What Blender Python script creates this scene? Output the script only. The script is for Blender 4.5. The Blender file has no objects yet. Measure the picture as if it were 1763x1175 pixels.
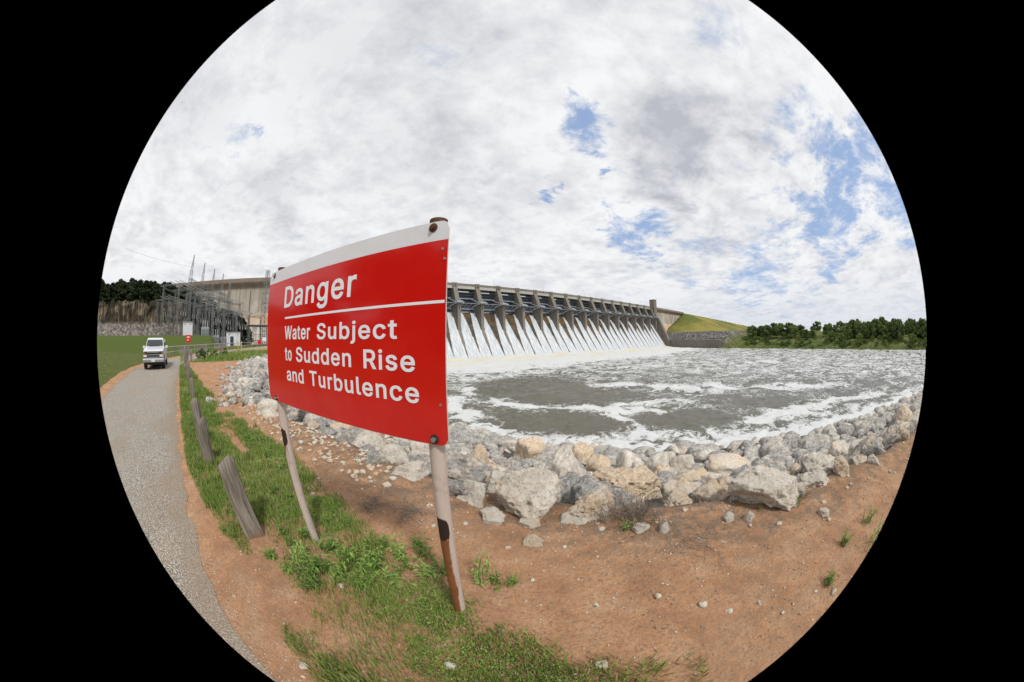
import bpy, bmesh, math, random
import numpy as np
from mathutils import Vector, Matrix, noise as mn
random.seed(7); RNG = np.random.default_rng(11)
SC = bpy.context.scene; COL = SC.collection
EYE = 1.75
# ------------------------------------------------------------------ camera: a 180 degree equisolid fisheye
cd = bpy.data.cameras.new('camera'); cam = bpy.data.objects.new('camera', cd); COL.objects.link(cam); SC.camera = cam
cd.type = 'PANO'
pc = cd if hasattr(cd, 'panorama_type') else cd.cycles
pc.panorama_type = 'FISHEYE_EQUISOLID'; pc.fisheye_lens = 10.312; pc.fisheye_fov = math.pi
cd.sensor_width = 36; cd.sensor_fit = 'HORIZONTAL'; cd.clip_start = .05; cd.clip_end = 6000
ROLL = -.019
cx_, up_, bk_ = Vector((math.cos(ROLL), 0, math.sin(ROLL))), Vector((-math.sin(ROLL), 0, math.cos(ROLL))), Vector((0, -1, 0))
M3 = Matrix((cx_, up_, bk_)).transposed()
cam.matrix_world = Matrix.Translation((0, 0, EYE)) @ M3.to_4x4()
SC.render.image_settings.color_mode = 'RGB'
SC.view_settings.view_transform = 'Standard'; SC.view_settings.look = 'None'; SC.view_settings.exposure = 0; SC.view_settings.gamma = 1
SC.cycles.max_bounces = 6; SC.cycles.use_denoising = True
SUN_EL, SUN_AZ = math.radians(50), math.radians(147)      # azimuth from +Y towards +X
SUN_DIR = Vector((math.sin(SUN_AZ)*math.cos(SUN_EL), math.cos(SUN_AZ)*math.cos(SUN_EL), math.sin(SUN_EL)))

class NT:
    """tiny node-tree writer"""
    def __init__(s, tree): s.t = tree; s.t.nodes.clear()
    def add(s, typ, ins=None, **kw):
        n = s.t.nodes.new(typ)
        for k, v in kw.items(): setattr(n, k, v)
        for k, v in (ins or {}).items(): s.put(n.inputs[k], v)
        return n
    def put(s, sock, v):
        if isinstance(v, bpy.types.NodeSocket): s.t.links.new(v, sock)
        elif isinstance(v, bpy.types.Node): s.t.links.new(v.outputs[0], sock)
        else:
            if isinstance(v, tuple) and len(v) == 3 and sock.type == 'RGBA': v = v + (1,)
            sock.default_value = v
    def math(s, op, a, b=0., c=None, clamp=False):
        n = s.add('ShaderNodeMath', {0: a, 1: b}, operation=op, use_clamp=clamp)
        if c is not None: s.put(n.inputs[2], c)
        return n.outputs[0]
    def vmath(s, op, a, b=None, out=0):
        n = s.add('ShaderNodeVectorMath', {0: a}, operation=op)
        if b is not None: s.put(n.inputs[1], b)
        return n.outputs[out]
    def scale(s, v, f):
        n = s.add('ShaderNodeVectorMath', {0: v}, operation='SCALE'); s.put(n.inputs['Scale'], f); return n.outputs[0]
    def noise(s, vec, scale, detail=4, rough=.55, dist=0., col=False):
        n = s.add('ShaderNodeTexNoise', {'Vector': vec, 'Scale': scale, 'Detail': detail, 'Roughness': rough, 'Distortion': dist})
        return n.outputs['Color' if col else 'Fac']
    def voro(s, vec, scale, feature='F1', rand=1.):
        n = s.add('ShaderNodeTexVoronoi', {'Vector': vec, 'Scale': scale, 'Randomness': rand}, feature=feature); return n
    def ss(s, v, a, b, lo=0., hi=1.):
        n = s.add('ShaderNodeMapRange', {'Value': v, 'From Min': a, 'From Max': b, 'To Min': lo, 'To Max': hi}, interpolation_type='SMOOTHSTEP'); return n.outputs[0]
    def lin(s, v, a, b, lo=0., hi=1.):
        n = s.add('ShaderNodeMapRange', {'Value': v, 'From Min': a, 'From Max': b, 'To Min': lo, 'To Max': hi}); return n.outputs[0]
    def mix(s, f, a, b, mode='MIX'):
        n = s.add('ShaderNodeMix', data_type='RGBA', blend_type=mode)
        s.put(n.inputs[0], f); s.put(n.inputs[6], a); s.put(n.inputs[7], b); return n.outputs[2]
    def ramp(s, f, pts):
        n = s.add('ShaderNodeValToRGB', {0: f}); e = n.color_ramp.elements
        while len(e) < len(pts): e.new(.5)
        for q, (p, c) in zip(e, pts): q.position = p; q.color = c + (1,)
        return n.outputs[0]
    def sep(s, v): return s.add('ShaderNodeSeparateXYZ', {0: v}).outputs
    def comb(s, x, y, z): return s.add('ShaderNodeCombineXYZ', {0: x, 1: y, 2: z}).outputs[0]
    def bump(s, h, strength=.5, dist=.05):
        return s.add('ShaderNodeBump', {'Height': h, 'Strength': strength, 'Distance': dist}).outputs[0]
    def pos(s): return s.add('ShaderNodeNewGeometry').outputs['Position']
    def objc(s): return s.add('ShaderNodeTexCoord').outputs['Object']
    def rnd(s): return s.add('ShaderNodeObjectInfo').outputs['Random']
    def attr(s, n): return s.add('ShaderNodeAttribute', attribute_name=n).outputs['Fac']

# ------------------------------------------------------------------ sky
def photo_dir(px, py, f=505.):
    """unit direction of a point of the photograph seen through this lens"""
    x, z = px-881.5, 587.5-py; r = math.hypot(x, z); th = 2*math.asin(min(1, r/2/f)); k = math.sin(th)/max(r, 1e-9)
    X, Z = x*k, z*k; c, s = math.cos(ROLL), math.sin(ROLL)
    return Vector((X*c-Z*s, math.cos(th), X*s+Z*c))
world = bpy.data.worlds.new('World'); SC.world = world; world.use_nodes = True
w = NT(world.node_tree)
SKY = .10
sky = w.add('ShaderNodeTexSky', sky_type='NISHITA', sun_disc=False, sun_elevation=SUN_EL, sun_rotation=SUN_AZ, air_density=1.0, dust_density=.6, ozone_density=1.5)
d = w.add('ShaderNodeTexCoord').outputs['Generated']
dx, dy, dz = w.sep(d)[:3]
den = w.math('ADD', w.math('MAXIMUM', dz, 0.), .16)
pl = w.comb(w.math('DIVIDE', dx, den), w.math('DIVIDE', dy, den), 0.)           # cloud layer plane
n1 = w.noise(pl, 1.5, 9, .58, .35); n2 = w.noise(pl, 5.2, 8, .62, .25); n3 = w.noise(pl, .8, 5, .5)
n4 = w.noise(pl, 13., 7, .68, .3); n5 = w.noise(w.vmath('ADD', pl, (7.3, 2.1, 0.)), 2.6, 10, .64, .5)
wob = w.scale(w.vmath('SUBTRACT', w.noise(pl, 2.6, 9, .7, .4, col=True), (.5, .5, .5)), .46)
dw = w.vmath('NORMALIZE', w.vmath('ADD', d, wob))
gaps = [(1000, 222, 40, 1.), (975, 190, 22, .7), (1095, 408, 34, .95), (1060, 395, 26, .8), (1130, 420, 20, .7), (935, 338, 14, .85), (1045, 312, 13, .8), (1330, 395, 38, .6),
        (1300, 430, 46, .6), (1300, 478, 50, .6), (1390, 372, 34, .7), (1475, 300, 36, .9), (1450, 370, 44, .9), (1430, 420, 38, .7), (1380, 190, 38, .5), (1420, 235, 30, .7), (1340, 255, 26, .45), (1255, 290, 22, .35),
        (1490, 250, 34, .8), (400, 235, 30, .55), (425, 226, 16, .6), (345, 260, 16, .4), (500, 375, 30, .2), (1350, 465, 60, .35), (1200, 450, 40, .3), (320, 470, 40, .25), (790, 478, 50, .3),
        (1560, 330, 60, .9), (1540, 190, 40, .6), (1080, 460, 30, .25), (760, 90, 40, .35), (1250, 60, 60, .35)]
gsum = None
for gx, gy, r, k in gaps:
    v = w.vmath('DISTANCE', dw, tuple(photo_dir(gx, gy)), out=1)
    g = w.ss(v, r/505*1.9, r/505*.1, 0., k*.84)
    gsum = g if gsum is None else w.math('MAXIMUM', gsum, g)
greys = [(1165, 235, 105, .9), (1120, 300, 60, .6), (1150, 352, 50, .65), (1300, 225, 50, .55), (1270, 340, 60, .45), (470, 320, 90, .5), (1210, 190, 60, .6), (700, 250, 160, .3), (360, 180, 100, .35), (860, 330, 120, .22), (1240, 415, 40, .3), (640, 70, 200, .3)]
dsum = None
for gx, gy, r, k in greys:
    v = w.vmath('DISTANCE', dw, tuple(photo_dir(gx, gy)), out=1)
    g = w.ss(v, r/505*1.3, 0., 0., k)
    dsum = g if dsum is None else w.math('MAXIMUM', dsum, g)
cover = w.math('ADD', w.math('ADD', w.math('MULTIPLY', n1, .55), w.math('MULTIPLY', n2, .35)), .32)
cover = w.math('ADD', cover, w.math('ADD', w.math('MULTIPLY', w.math('SUBTRACT', n4, .5), .55), w.math('MULTIPLY', w.math('SUBTRACT', n5, .5), w.lin(dx, -.5, .9, .35, 1.5))))
cover = w.math('SUBTRACT', w.math('SUBTRACT', cover, gsum), w.lin(dx, .2, .95, 0., .05))
dens = w.ss(cover, -.04, .62)
streak = w.noise(w.comb(w.math('MULTIPLY', dx, 9.), w.math('MULTIPLY', dy, 9.), w.math('MULTIPLY', dz, 42.)), 1., 5, .55)
shade = w.math('ADD', w.math('ADD', w.math('MULTIPLY', n2, .55), w.math('MULTIPLY', n3, .45)), w.math('MULTIPLY', w.math('SUBTRACT', streak, .5), w.ss(dz, .5, .05, 0., .4)))
shade = w.math('ADD', shade, w.math('ADD', w.math('MULTIPLY', w.math('SUBTRACT', n5, .5), .55), w.math('MULTIPLY', w.math('SUBTRACT', n4, .5), .25)))
shade = w.math('SUBTRACT', w.lin(shade, .13, .57), w.math('MULTIPLY', dsum, 1.0), clamp=True)
ccol = w.mix(shade, (5.0, 5.2, 5.75), (9.3, 9.35, 9.45))
hz = w.ss(dz, .26, -.02)
ccol = w.mix(w.math('MULTIPLY', hz, .6), ccol, (6.2, 6.7, 7.6))
blue = w.mix(.7, sky.outputs[0], (4.0, 5.5, 8.5))
final = w.mix(dens, blue, ccol)
final = w.mix(w.ss(dz, -.005, -.05), final, (2.2, 2.1, 1.9))
bg = w.add('ShaderNodeBackground', {'Color': final, 'Strength': SKY})
w.add('ShaderNodeOutputWorld', {'Surface': bg.outputs[0]})
sl = bpy.data.lights.new('sun', 'SUN'); sl.energy = 2.75; sl.angle = math.radians(8); sl.color = (1, .95, .88)
so = bpy.data.objects.new('sun', sl); COL.objects.link(so); so.rotation_euler = SUN_DIR.to_track_quat('Z', 'Y').to_euler(); so.location = (0, 0, 80)

# ------------------------------------------------------------------ builders
def tag(o, label=None, cat=None, group=None, kind=None):
    if label: o['label'] = label
    if cat: o['category'] = cat
    if group: o['group'] = group
    if kind: o['kind'] = kind
    return o
def link(name, me, mat=None, parent=None, smooth=False):
    o = bpy.data.objects.new(name, me); COL.objects.link(o)
    if mat is not None:
        for m in (mat if isinstance(mat, (list, tuple)) else [mat]): me.materials.append(m)
    if parent is not None: o.parent = parent
    if smooth: me.polygons.foreach_set('use_smooth', [True]*len(me.polygons))
    me.update(); return o
def npmesh(name, V, F):
    """mesh from numpy arrays, all faces with the same number of corners"""
    V = np.asarray(V, np.float32); F = np.asarray(F, np.int32); k = F.shape[1]
    me = bpy.data.meshes.new(name); me.vertices.add(len(V)); me.vertices.foreach_set('co', V.ravel())
    me.loops.add(F.size); me.loops.foreach_set('vertex_index', F.ravel()); me.polygons.add(len(F))
    me.polygons.foreach_set('loop_start', np.arange(0, F.size, k, dtype=np.int32)); me.update(calc_edges=True); me.validate(); return me
def vattr(me, name, vals):
    a = me.attributes.new(name, 'FLOAT', 'POINT'); a.data.foreach_set('value', np.asarray(vals, np.float32))
def empty(name, loc=(0, 0, 0), rz=0, label=None, cat=None, group=None):
    o = bpy.data.objects.new(name, None); COL.objects.link(o); o.location = loc; o.rotation_euler = (0, 0, rz); o.empty_display_size = .2
    return tag(o, label, cat, group)
def dup(o, parent=None, loc=None, rz=None, scale=None, label=None):
    c = o.copy(); COL.objects.link(c)
    if parent is not None: c.parent = parent
    if loc is not None: c.location = loc
    if rz is not None: c.rotation_euler = (0, 0, rz)
    if scale is not None: c.scale = scale if hasattr(scale, '__len__') else (scale,)*3
    if label: c['label'] = label
    for ch in KIDS(o): dup(ch, c)
    return c
def KIDS(o): return [x for x in COL.objects if x.parent == o]
class MB:
    """collects boxes, bars, tubes and prisms into one mesh"""
    def __init__(s): s.v = []; s.f = []
    def poly(s, vs, fs):
        b = len(s.v); s.v += [tuple(x) for x in vs]; s.f += [tuple(i+b for i in q) for q in fs]; return s
    def box(s, lo, hi):
        x0, y0, z0 = lo; x1, y1, z1 = hi
        return s.poly([(x0, y0, z0), (x1, y0, z0), (x1, y1, z0), (x0, y1, z0), (x0, y0, z1), (x1, y0, z1), (x1, y1, z1), (x0, y1, z1)],
                      [(0, 3, 2, 1), (4, 5, 6, 7), (0, 1, 5, 4), (1, 2, 6, 5), (2, 3, 7, 6), (3, 0, 4, 7)])
    def bar(s, a, b, w_, h=None, n=4):
        a, b = Vector(a), Vector(b); h = h or w_; dd = (b-a)
        if dd.length < 1e-6: return s
        z = dd.normalized(); x = z.cross(Vector((0, 0, 1)));
        if x.length < .05: x = Vector((1, 0, 0))
        x.normalize(); y = z.cross(x).normalized(); vs = []
        for p in (a, b):
            for k in range(n):
                an = 2*math.pi*(k+.5)/n; r = 1/math.cos(math.pi/n) if n == 4 else 1
                vs.append(p+x*(math.cos(an)*r*w_/2)+y*(math.sin(an)*r*h/2))
        return s.poly(vs, [tuple(range(n))[::-1], tuple(range(n, 2*n))]+[(k, (k+1) % n, (k+1) % n+n, k+n) for k in range(n)])
    def tube(s, pts, rad, n=8):
        pts = [Vector(p) for p in pts]; m = len(pts); rad = rad if hasattr(rad, '__len__') else [rad]*m; vs = []
        for i, p in enumerate(pts):
            z = (pts[min(i+1, m-1)]-pts[max(i-1, 0)]).normalized(); x = z.cross(Vector((0, 0, 1)))
            if x.length < .05: x = z.cross(Vector((0, 1, 0)))
            x.normalize(); y = z.cross(x)
            vs += [p+(x*math.cos(2*math.pi*k/n)+y*math.sin(2*math.pi*k/n))*rad[i] for k in range(n)]
        fs = [tuple(range(n))[::-1], tuple(range((m-1)*n, m*n))]
        for i in range(m-1): fs += [(i*n+k, i*n+(k+1) % n, (i+1)*n+(k+1) % n, (i+1)*n+k) for k in range(n)]
        return s.poly(vs, fs)
    def prism(s, prof, fn, a, b):
        """closed outline prof [(p,q)], mapped by fn(p,q,t) at t=a and t=b"""
        n = len(prof); vs = [fn(p, q, a) for p, q in prof]+[fn(p, q, b) for p, q in prof]
        return s.poly(vs, [tuple(range(n)), tuple(range(n, 2*n))[::-1]]+[(k, k+n, (k+1) % n+n, (k+1) % n) for k in range(n)])
    def mesh(s, name, fix=True):
        me = bpy.data.meshes.new(name); me.from_pydata(s.v, [], s.f)
        if fix:
            bm = bmesh.new(); bm.from_mesh(me); bmesh.ops.recalc_face_normals(bm, faces=bm.faces); bm.to_mesh(me); bm.free()
        me.update(); return me
    def build(s, name, mat, parent=None, smooth=False): return link(name, s.mesh(name), mat, parent, smooth)
def bevel(o, wd=.02, seg=2):
    m = o.modifiers.new('bevel', 'BEVEL'); m.width = wd; m.segments = seg; m.limit_method = 'ANGLE'; return o
def H2(ix, iy, s):
    n = (ix.astype(np.int64)*374761393+iy.astype(np.int64)*668265263+s*1274126177) & 0xffffffff
    n = ((n ^ (n >> 13))*1274126177) & 0xffffffff; return ((n ^ (n >> 16)) & 0xffff)/65535.
def vn(x, y, s=0):
    ix, iy = np.floor(x), np.floor(y); fx, fy = x-ix, y-iy; fx = fx*fx*(3-2*fx); fy = fy*fy*(3-2*fy)
    return (H2(ix, iy, s)*(1-fx)+H2(ix+1, iy, s)*fx)*(1-fy)+(H2(ix, iy+1, s)*(1-fx)+H2(ix+1, iy+1, s)*fx)*fy
def fbm(x, y, o=4, s=0):
    r = 0; a = .5
    for k in range(o): r = r+a*vn(x*2**k+17.3*k, y*2**k-9.1*k, s+k); a *= .5
    return r/(1-.5**o)
def sst(x, a, b): t = np.clip((x-a)/(b-a), 0, 1); return t*t*(3-2*t)

# ------------------------------------------------------------------ layout of the near bank
TU = np.array([-.93, .3676]); SN = np.array([.3676, .93])       # along the road to the left / towards the water
def xy(t, s): return (TU[0]*t+SN[0]*s, TU[1]*t+SN[1]*s)
def ts(x, y): return (x*TU[0]+y*TU[1], x*SN[0]+y*SN[1])
ZW = -8.1
def edge_s(t): return np.interp(t, [-400, -60, -20, 0, 10, 15, 25, 40, 60, 100, 140, 400], [4, 3.5, 2.7, 2.5, 2.7, 3.6, 7.5, 17, 32, 74, 110, 300])
ROADP = np.array([(-400, -2.7), (16, -2.7), (24, -2.4), (31, -.6), (38, 3.2), (48, 10.4), (62, 21), (82, 36), (120, 66)], float); RW = 2.25
def road_c(t): return np.interp(t, ROADP[:, 0], ROADP[:, 1])
def gh(t, s):
    t = np.asarray(t, float); s = np.asarray(s, float)
    z = np.interp(t, [-400, -10, 0, 10, 20, 40, 80, 120, 400], [.2, 0, 0, .1, .45, .95, 1.9, 2.3, 4])
    z = z+2.3*sst(t, 46, 56)*sst(s-(t-50)*.12, 8, 5.5)            # grassy terrace by the substation
    z = z+sst(s, -6, -40)*7*sst(t, 60, 10)                        # hill behind the road
    near = fbm(t*1.1, s*1.1, 4, 3)-.5
    off_road = sst(np.abs(s-road_c(t)), RW, RW+.5)
    z = z+near*.13*off_road*np.exp(-np.hypot(t, s)/60)+.03*(fbm(t*4.3, s*4.3, 3, 8)-.5)*off_road
    z = z-.05*(1-off_road)
    e = edge_s(t); dd = s-e-.25*(fbm(t*.9, s*.9, 3, 5)-.5)
    drop = np.interp(dd, [0, 6, 22.2, 40], [0, 3.0, 8.2, 12.5])
    return z-drop*sst(dd, -.1, .8)
def gz(x, y): t, s = ts(x, y); return float(gh(t, s))
def spaced(a, b, near, grow, mid=0.):
    out = [mid]; st = near
    while out[-1] < b: out.append(out[-1]+st); st *= grow
    lo = [mid]; st = near
    while lo[-1] > a: lo.append(lo[-1]-st); st *= grow
    return np.array(lo[::-1][:-1]+out)

def mat(name, fn):
    m = bpy.data.materials.new(name); m.use_nodes = True; n = NT(m.node_tree)
    p = n.add('ShaderNodeBsdfPrincipled'); n.add('ShaderNodeOutputMaterial', {'Surface': p.outputs[0]})
    fn(n, lambda **k: [n.put(p.inputs[{'col': 'Base Color', 'rough': 'Roughness', 'nor': 'Normal', 'metal': 'Metallic', 'spec': 'Specular IOR Level', 'coat': 'Coat Weight', 'trans': 'Transmission Weight', 'alpha': 'Alpha', 'ior': 'IOR', 'sss': 'Subsurface Weight'}[a]], v) for a, v in k.items()])
    return m
def plain(name, col, rough=.6, metal=0., var=.15, scale=6.):
    def f(n, S):
        k = n.noise(n.objc(), scale, 5, .6)
        S(col=n.mix(k, tuple(c*(1-var*1.6) for c in col), tuple(min(1, c*(1+var)) for c in col)), rough=rough, metal=metal)
    return mat(name, f)

# materials ---------------------------------------------------------
def f_ground(n, S):
    p = n.pos(); big = n.noise(p, .45, 5, .6); md = n.noise(p, 2.6, 6, .65); fine = n.noise(p, 38., 6, .75); tiny = n.noise(p, 160., 3, .7)
    dirt = n.ramp(md, [(.3, (.30, .162, .088)), (.5, (.43, .245, .136)), (.68, (.51, .33, .205))])
    dirt = n.mix(n.ss(fine, .42, .72), dirt, (.27, .145, .085))
    chips = n.voro(p, 26.); cm = n.math('MULTIPLY', n.ss(chips.outputs['Distance'], .2, .13), n.ss(n.sep(chips.outputs['Color'])[0], .80, .84))
    dirt = n.mix(n.math('MULTIPLY', cm, .85), dirt, (.5, .44, .37))
    lit = n.voro(n.vmath('MULTIPLY', p, (1., 2.6, 1.)), 34.); lm = n.math('MULTIPLY', n.ss(lit.outputs['Distance'], .3, .2), n.ss(n.sep(lit.outputs['Color'])[1], .66, .7))
    litter = n.math('MULTIPLY', lm, n.ss(n.noise(p, 1.3, 4, .6), .44, .6))
    dirt = n.mix(n.math('MULTIPLY', litter, .8), dirt, (.11, .078, .055))
    dead = n.math('MULTIPLY', n.attr('litter'), n.ss(n.noise(p, 5., 6, .7), .38, .6))
    dirt = n.mix(n.math('MULTIPLY', dead, .75), dirt, n.mix(fine, (.09, .065, .047), (.24, .19, .14)))
    gr = n.attr('green'); gm = n.ss(n.math('ADD', n.math('MULTIPLY', n.noise(p, 3.4, 6, .65), .9), gr), .85, 1.1)
    green = n.mix(fine, (.035, .06, .012), (.105, .135, .03))
    col = n.mix(gm, dirt, green)
    st = n.attr('stone'); sc = n.mix(n.noise(p, 3., 6, .7), (.035, .032, .03), (.14, .125, .11))  # bed under the riprap coloured darker to stand for shade between the rocks
    col = n.mix(st, col, sc)
    h = n.math('ADD', n.math('MULTIPLY', fine, .6), n.math('ADD', n.math('MULTIPLY', tiny, .25), n.math('MULTIPLY', cm, .35)))
    h = n.math('ADD', h, n.math('MULTIPLY', n.noise(p, 9., 6, .7), 1.3))
    S(col=col, rough=.95, spec=.12, nor=n.bump(h, .9, .028))
M_ground = mat('red_dirt', f_ground)
def f_road(n, S):
    p = n.pos(); v = n.voro(p, 62.); c = n.sep(v.outputs['Color'])[0]; big = n.noise(p, .8, 5, .6)
    col = n.ramp(c, [(.0, (.20, .185, .16)), (.35, (.40, .37, .325)), (.75, (.53, .50, .445)), (1., (.68, .65, .6))])
    col = n.mix(n.ss(v.outputs['Distance'], .38, .62), col, (.16, .14, .115))
    col = n.mix(n.ss(big, .5, .75, 0., .55), col, (.34, .26, .18))
    col = n.mix(n.math('MULTIPLY', n.attr('edge'), .7), col, (.26, .2, .145))
    S(col=col, rough=.95, spec=.12, nor=n.bump(n.math('SUBTRACT', 1., v.outputs['Distance']), .7, .012))
M_road = mat('chip_seal', f_road)
def f_rock(n, S):
    p = n.objc(); r = n.rnd(); pr = n.vmath('ADD', p, n.comb(n.math('MULTIPLY', r, 37.), n.math('MULTIPLY', r, 91.), 0.))
    a = n.ss(n.noise(pr, 2.2, 9, .72), .34, .66); b = n.ss(n.noise(pr, 6., 9, .76), .36, .64); c3 = n.ss(n.noise(pr, 19., 8, .75), .38, .62)
    lt = n.mix(a, (.59, .52, .43), (.85, .79, .695)); gy = n.mix(b, (.15, .145, .138), (.56, .54, .51))
    tn = n.mix(b, (.54, .39, .245), (.84, .68, .50))
    tan_ = n.ss(n.math('ADD', n.noise(pr, 1.1, 6, .65), n.math('MULTIPLY', n.attr('tan'), .5)), .5, .72)
    gm = n.ss(n.math('ADD', n.noise(pr, 1.6, 8, .7), n.math('MULTIPLY', n.attr('grey'), .4)), .53, .80)
    col = n.mix(gm, n.mix(tan_, lt, tn), gy)
    org = n.ss(n.noise(n.vmath('ADD', pr, (9., 3., 1.)), 2.4, 8, .7), .58, .70)
    col = n.mix(n.math('MULTIPLY', org, n.math('ADD', n.math('MULTIPLY', n.attr('tan'), .8), .25), clamp=True), col, (.36, .185, .075))
    lich = n.math('MULTIPLY', n.ss(n.noise(n.vmath('ADD', pr, (2., 8., 5.)), 4.5, 9, .78), .545, .64), n.ss(n.math('ADD', a, n.math('MULTIPLY', n.attr('grey'), .8)), .25, .7))
    col = n.mix(n.math('MULTIPLY', lich, n.lin(n.attr('grey'), -.3, .4, .5, .92)), col, (.05, .048, .046))
    big = n.math('MULTIPLY', n.ss(n.noise(n.vmath('ADD', pr, (4., 1., 7.)), 1.9, 10, .8), .54, .62), n.math('ADD', n.math('MULTIPLY', n.attr('grey'), 1.1), .38), clamp=True)
    col = n.mix(n.math('MULTIPLY', big, n.lin(c3, 0., 1., .95, .35)), col, (.08, .077, .073))
    pit2 = n.voro(n.vmath('ADD', pr, n.scale(n.noise(pr, 9., 4, .6, 0., col=True), .12)), 17.)
    pm = n.math('MULTIPLY', n.ss(pit2.outputs['Distance'], .36, .14), n.ss(n.sep(pit2.outputs['Color'])[1], .45, .6))
    col = n.mix(n.math('MULTIPLY', pm, .75), col, (.06, .05, .042)); col = n.mix(n.math('MULTIPLY', c3, .3), col, (.62, .58, .52))
    h = n.math('SUBTRACT', n.math('ADD', n.math('MULTIPLY', b, .55), n.math('MULTIPLY', c3, .3)), n.math('MULTIPLY', pm, .8))
    S(col=col, rough=.95, spec=.12, nor=n.bump(h, .7, .06))
M_rock = mat('weathered_limestone', f_rock)
def f_conc(n, S):
    p = n.pos(); a = n.noise(p, .16, 6, .65); b = n.noise(p, .9, 6, .7)
    st = n.noise(n.vmath('MULTIPLY', p, (.55, .55, .035)), 1., 5, .6); st2 = n.noise(n.vmath('MULTIPLY', p, (1.9, 1.9, .06)), 1., 4, .6)
    z = n.sep(p)[2]; lift = n.math('FRACT', n.math('MULTIPLY', z, .66)); ln = n.ss(lift, .06, .0)
    col = n.mix(a, (.135, .118, .098), (.23, .208, .18)); col = n.mix(n.ss(st, .5, .72), col, (.115, .092, .07))
    col = n.mix(n.ss(st2, .56, .7, 0., .45), col, (.36, .335, .30)); col = n.mix(n.ss(b, .55, .8, 0., .5), col, (.19, .16, .13))
    col = n.mix(n.math('MULTIPLY', ln, .35), col, (.13, .11, .09))
    S(col=col, rough=.9, spec=.2, nor=n.bump(b, .3, .1))
M_conc = mat('stained_concrete', f_conc)
def f_concw(n, S):
    p = n.pos(); a = n.noise(p, .07, 6, .6); z = n.sep(p)[2]
    st = n.noise(n.vmath('MULTIPLY', p, (.35, .35, .03)), 1., 5, .6); b = n.noise(p, .7, 6, .7)
    col = n.mix(a, (.31, .272, .218), (.42, .39, .345)); col = n.mix(n.ss(st, .50, .64, 0., .9), col, (.24, .185, .135)); col = n.mix(n.ss(n.noise(n.vmath('MULTIPLY', p, (.16, .16, .12)), 1., 3, .5), .5, .56, 0., .35), col, (.56, .53, .49))
    mid = n.math('MULTIPLY', n.ss(z, 9., 13.), n.ss(z, 20., 15.)); col = n.mix(n.math('MULTIPLY', mid, n.ss(a, .35, .6)), col, (.46, .30, .185))
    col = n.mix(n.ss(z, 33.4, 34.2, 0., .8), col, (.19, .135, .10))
    g = n.math('MULTIPLY', n.ss(z, 30.3, 31.2), n.ss(z, 34.2, 33.4)); col = n.mix(n.math('MULTIPLY', g, .55), col, (.2, .16, .12))  # shade of the overhanging parapet painted into the cove's concrete colour
    lift = n.math('FRACT', n.math('MULTIPLY', z, .66)); ln = n.ss(lift, .07, .0)
    col = n.mix(n.math('MULTIPLY', ln, .3), col, (.2, .165, .13)); col = n.mix(n.ss(b, .6, .85, 0., .4), col, (.25, .21, .17))
    S(col=col, rough=.9, spec=.2)
M_concw = mat('pale_dam_concrete', f_concw)
M_gate = plain('blue_grey_steel', (.055, .07, .09), .6, .2, .3, .4)
M_arm = plain('pale_grey_paint', (.30, .33, .36), .5, 0, .2, .5)
M_girder = plain('weathered_white_girder', (.44, .43, .40), .6, 0, .25, .5)
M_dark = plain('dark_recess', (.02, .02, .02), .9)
def f_torrent(n, S):
    p = n.objc(); g = n.attr('glass'); q = n.vmath('MULTIPLY', p, (1.7, .16, .16)); a = n.noise(q, 1., 6, .65, .3); b = n.noise(n.vmath('MULTIPLY', p, (5., .5, .5)), 1., 5, .7)
    gm = n.ss(n.math('ADD', g, n.math('ADD', n.math('MULTIPLY', n.math('SUBTRACT', a, .5), .9), n.math('MULTIPLY', n.math('SUBTRACT', b, .5), .5))), .42, .60)
    white = n.mix(n.ss(a, .35, .65), (.36, .40, .435), (.63, .65, .67)); white = n.mix(n.ss(b, .48, .66, 0., .6), white, (.31, .35, .385))
    brown = n.mix(n.ss(n.noise(n.vmath('ADD', p, n.comb(n.math('MULTIPLY', n.rnd(), 90.), 0., 0.)), .22, 4, .6), .4, .6), (.035, .036, .028), (.11, .066, .028)); brown = n.mix(n.ss(b, .55, .7, 0., .45), brown, (.22, .2, .16))
    S(col=n.mix(gm, white, brown), rough=n.lin(gm, 0., 1., .75, .25), spec=.3, nor=n.bump(n.math('ADD', a, b), .5, .25))
M_torrent = mat('white_water', f_torrent)
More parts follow.
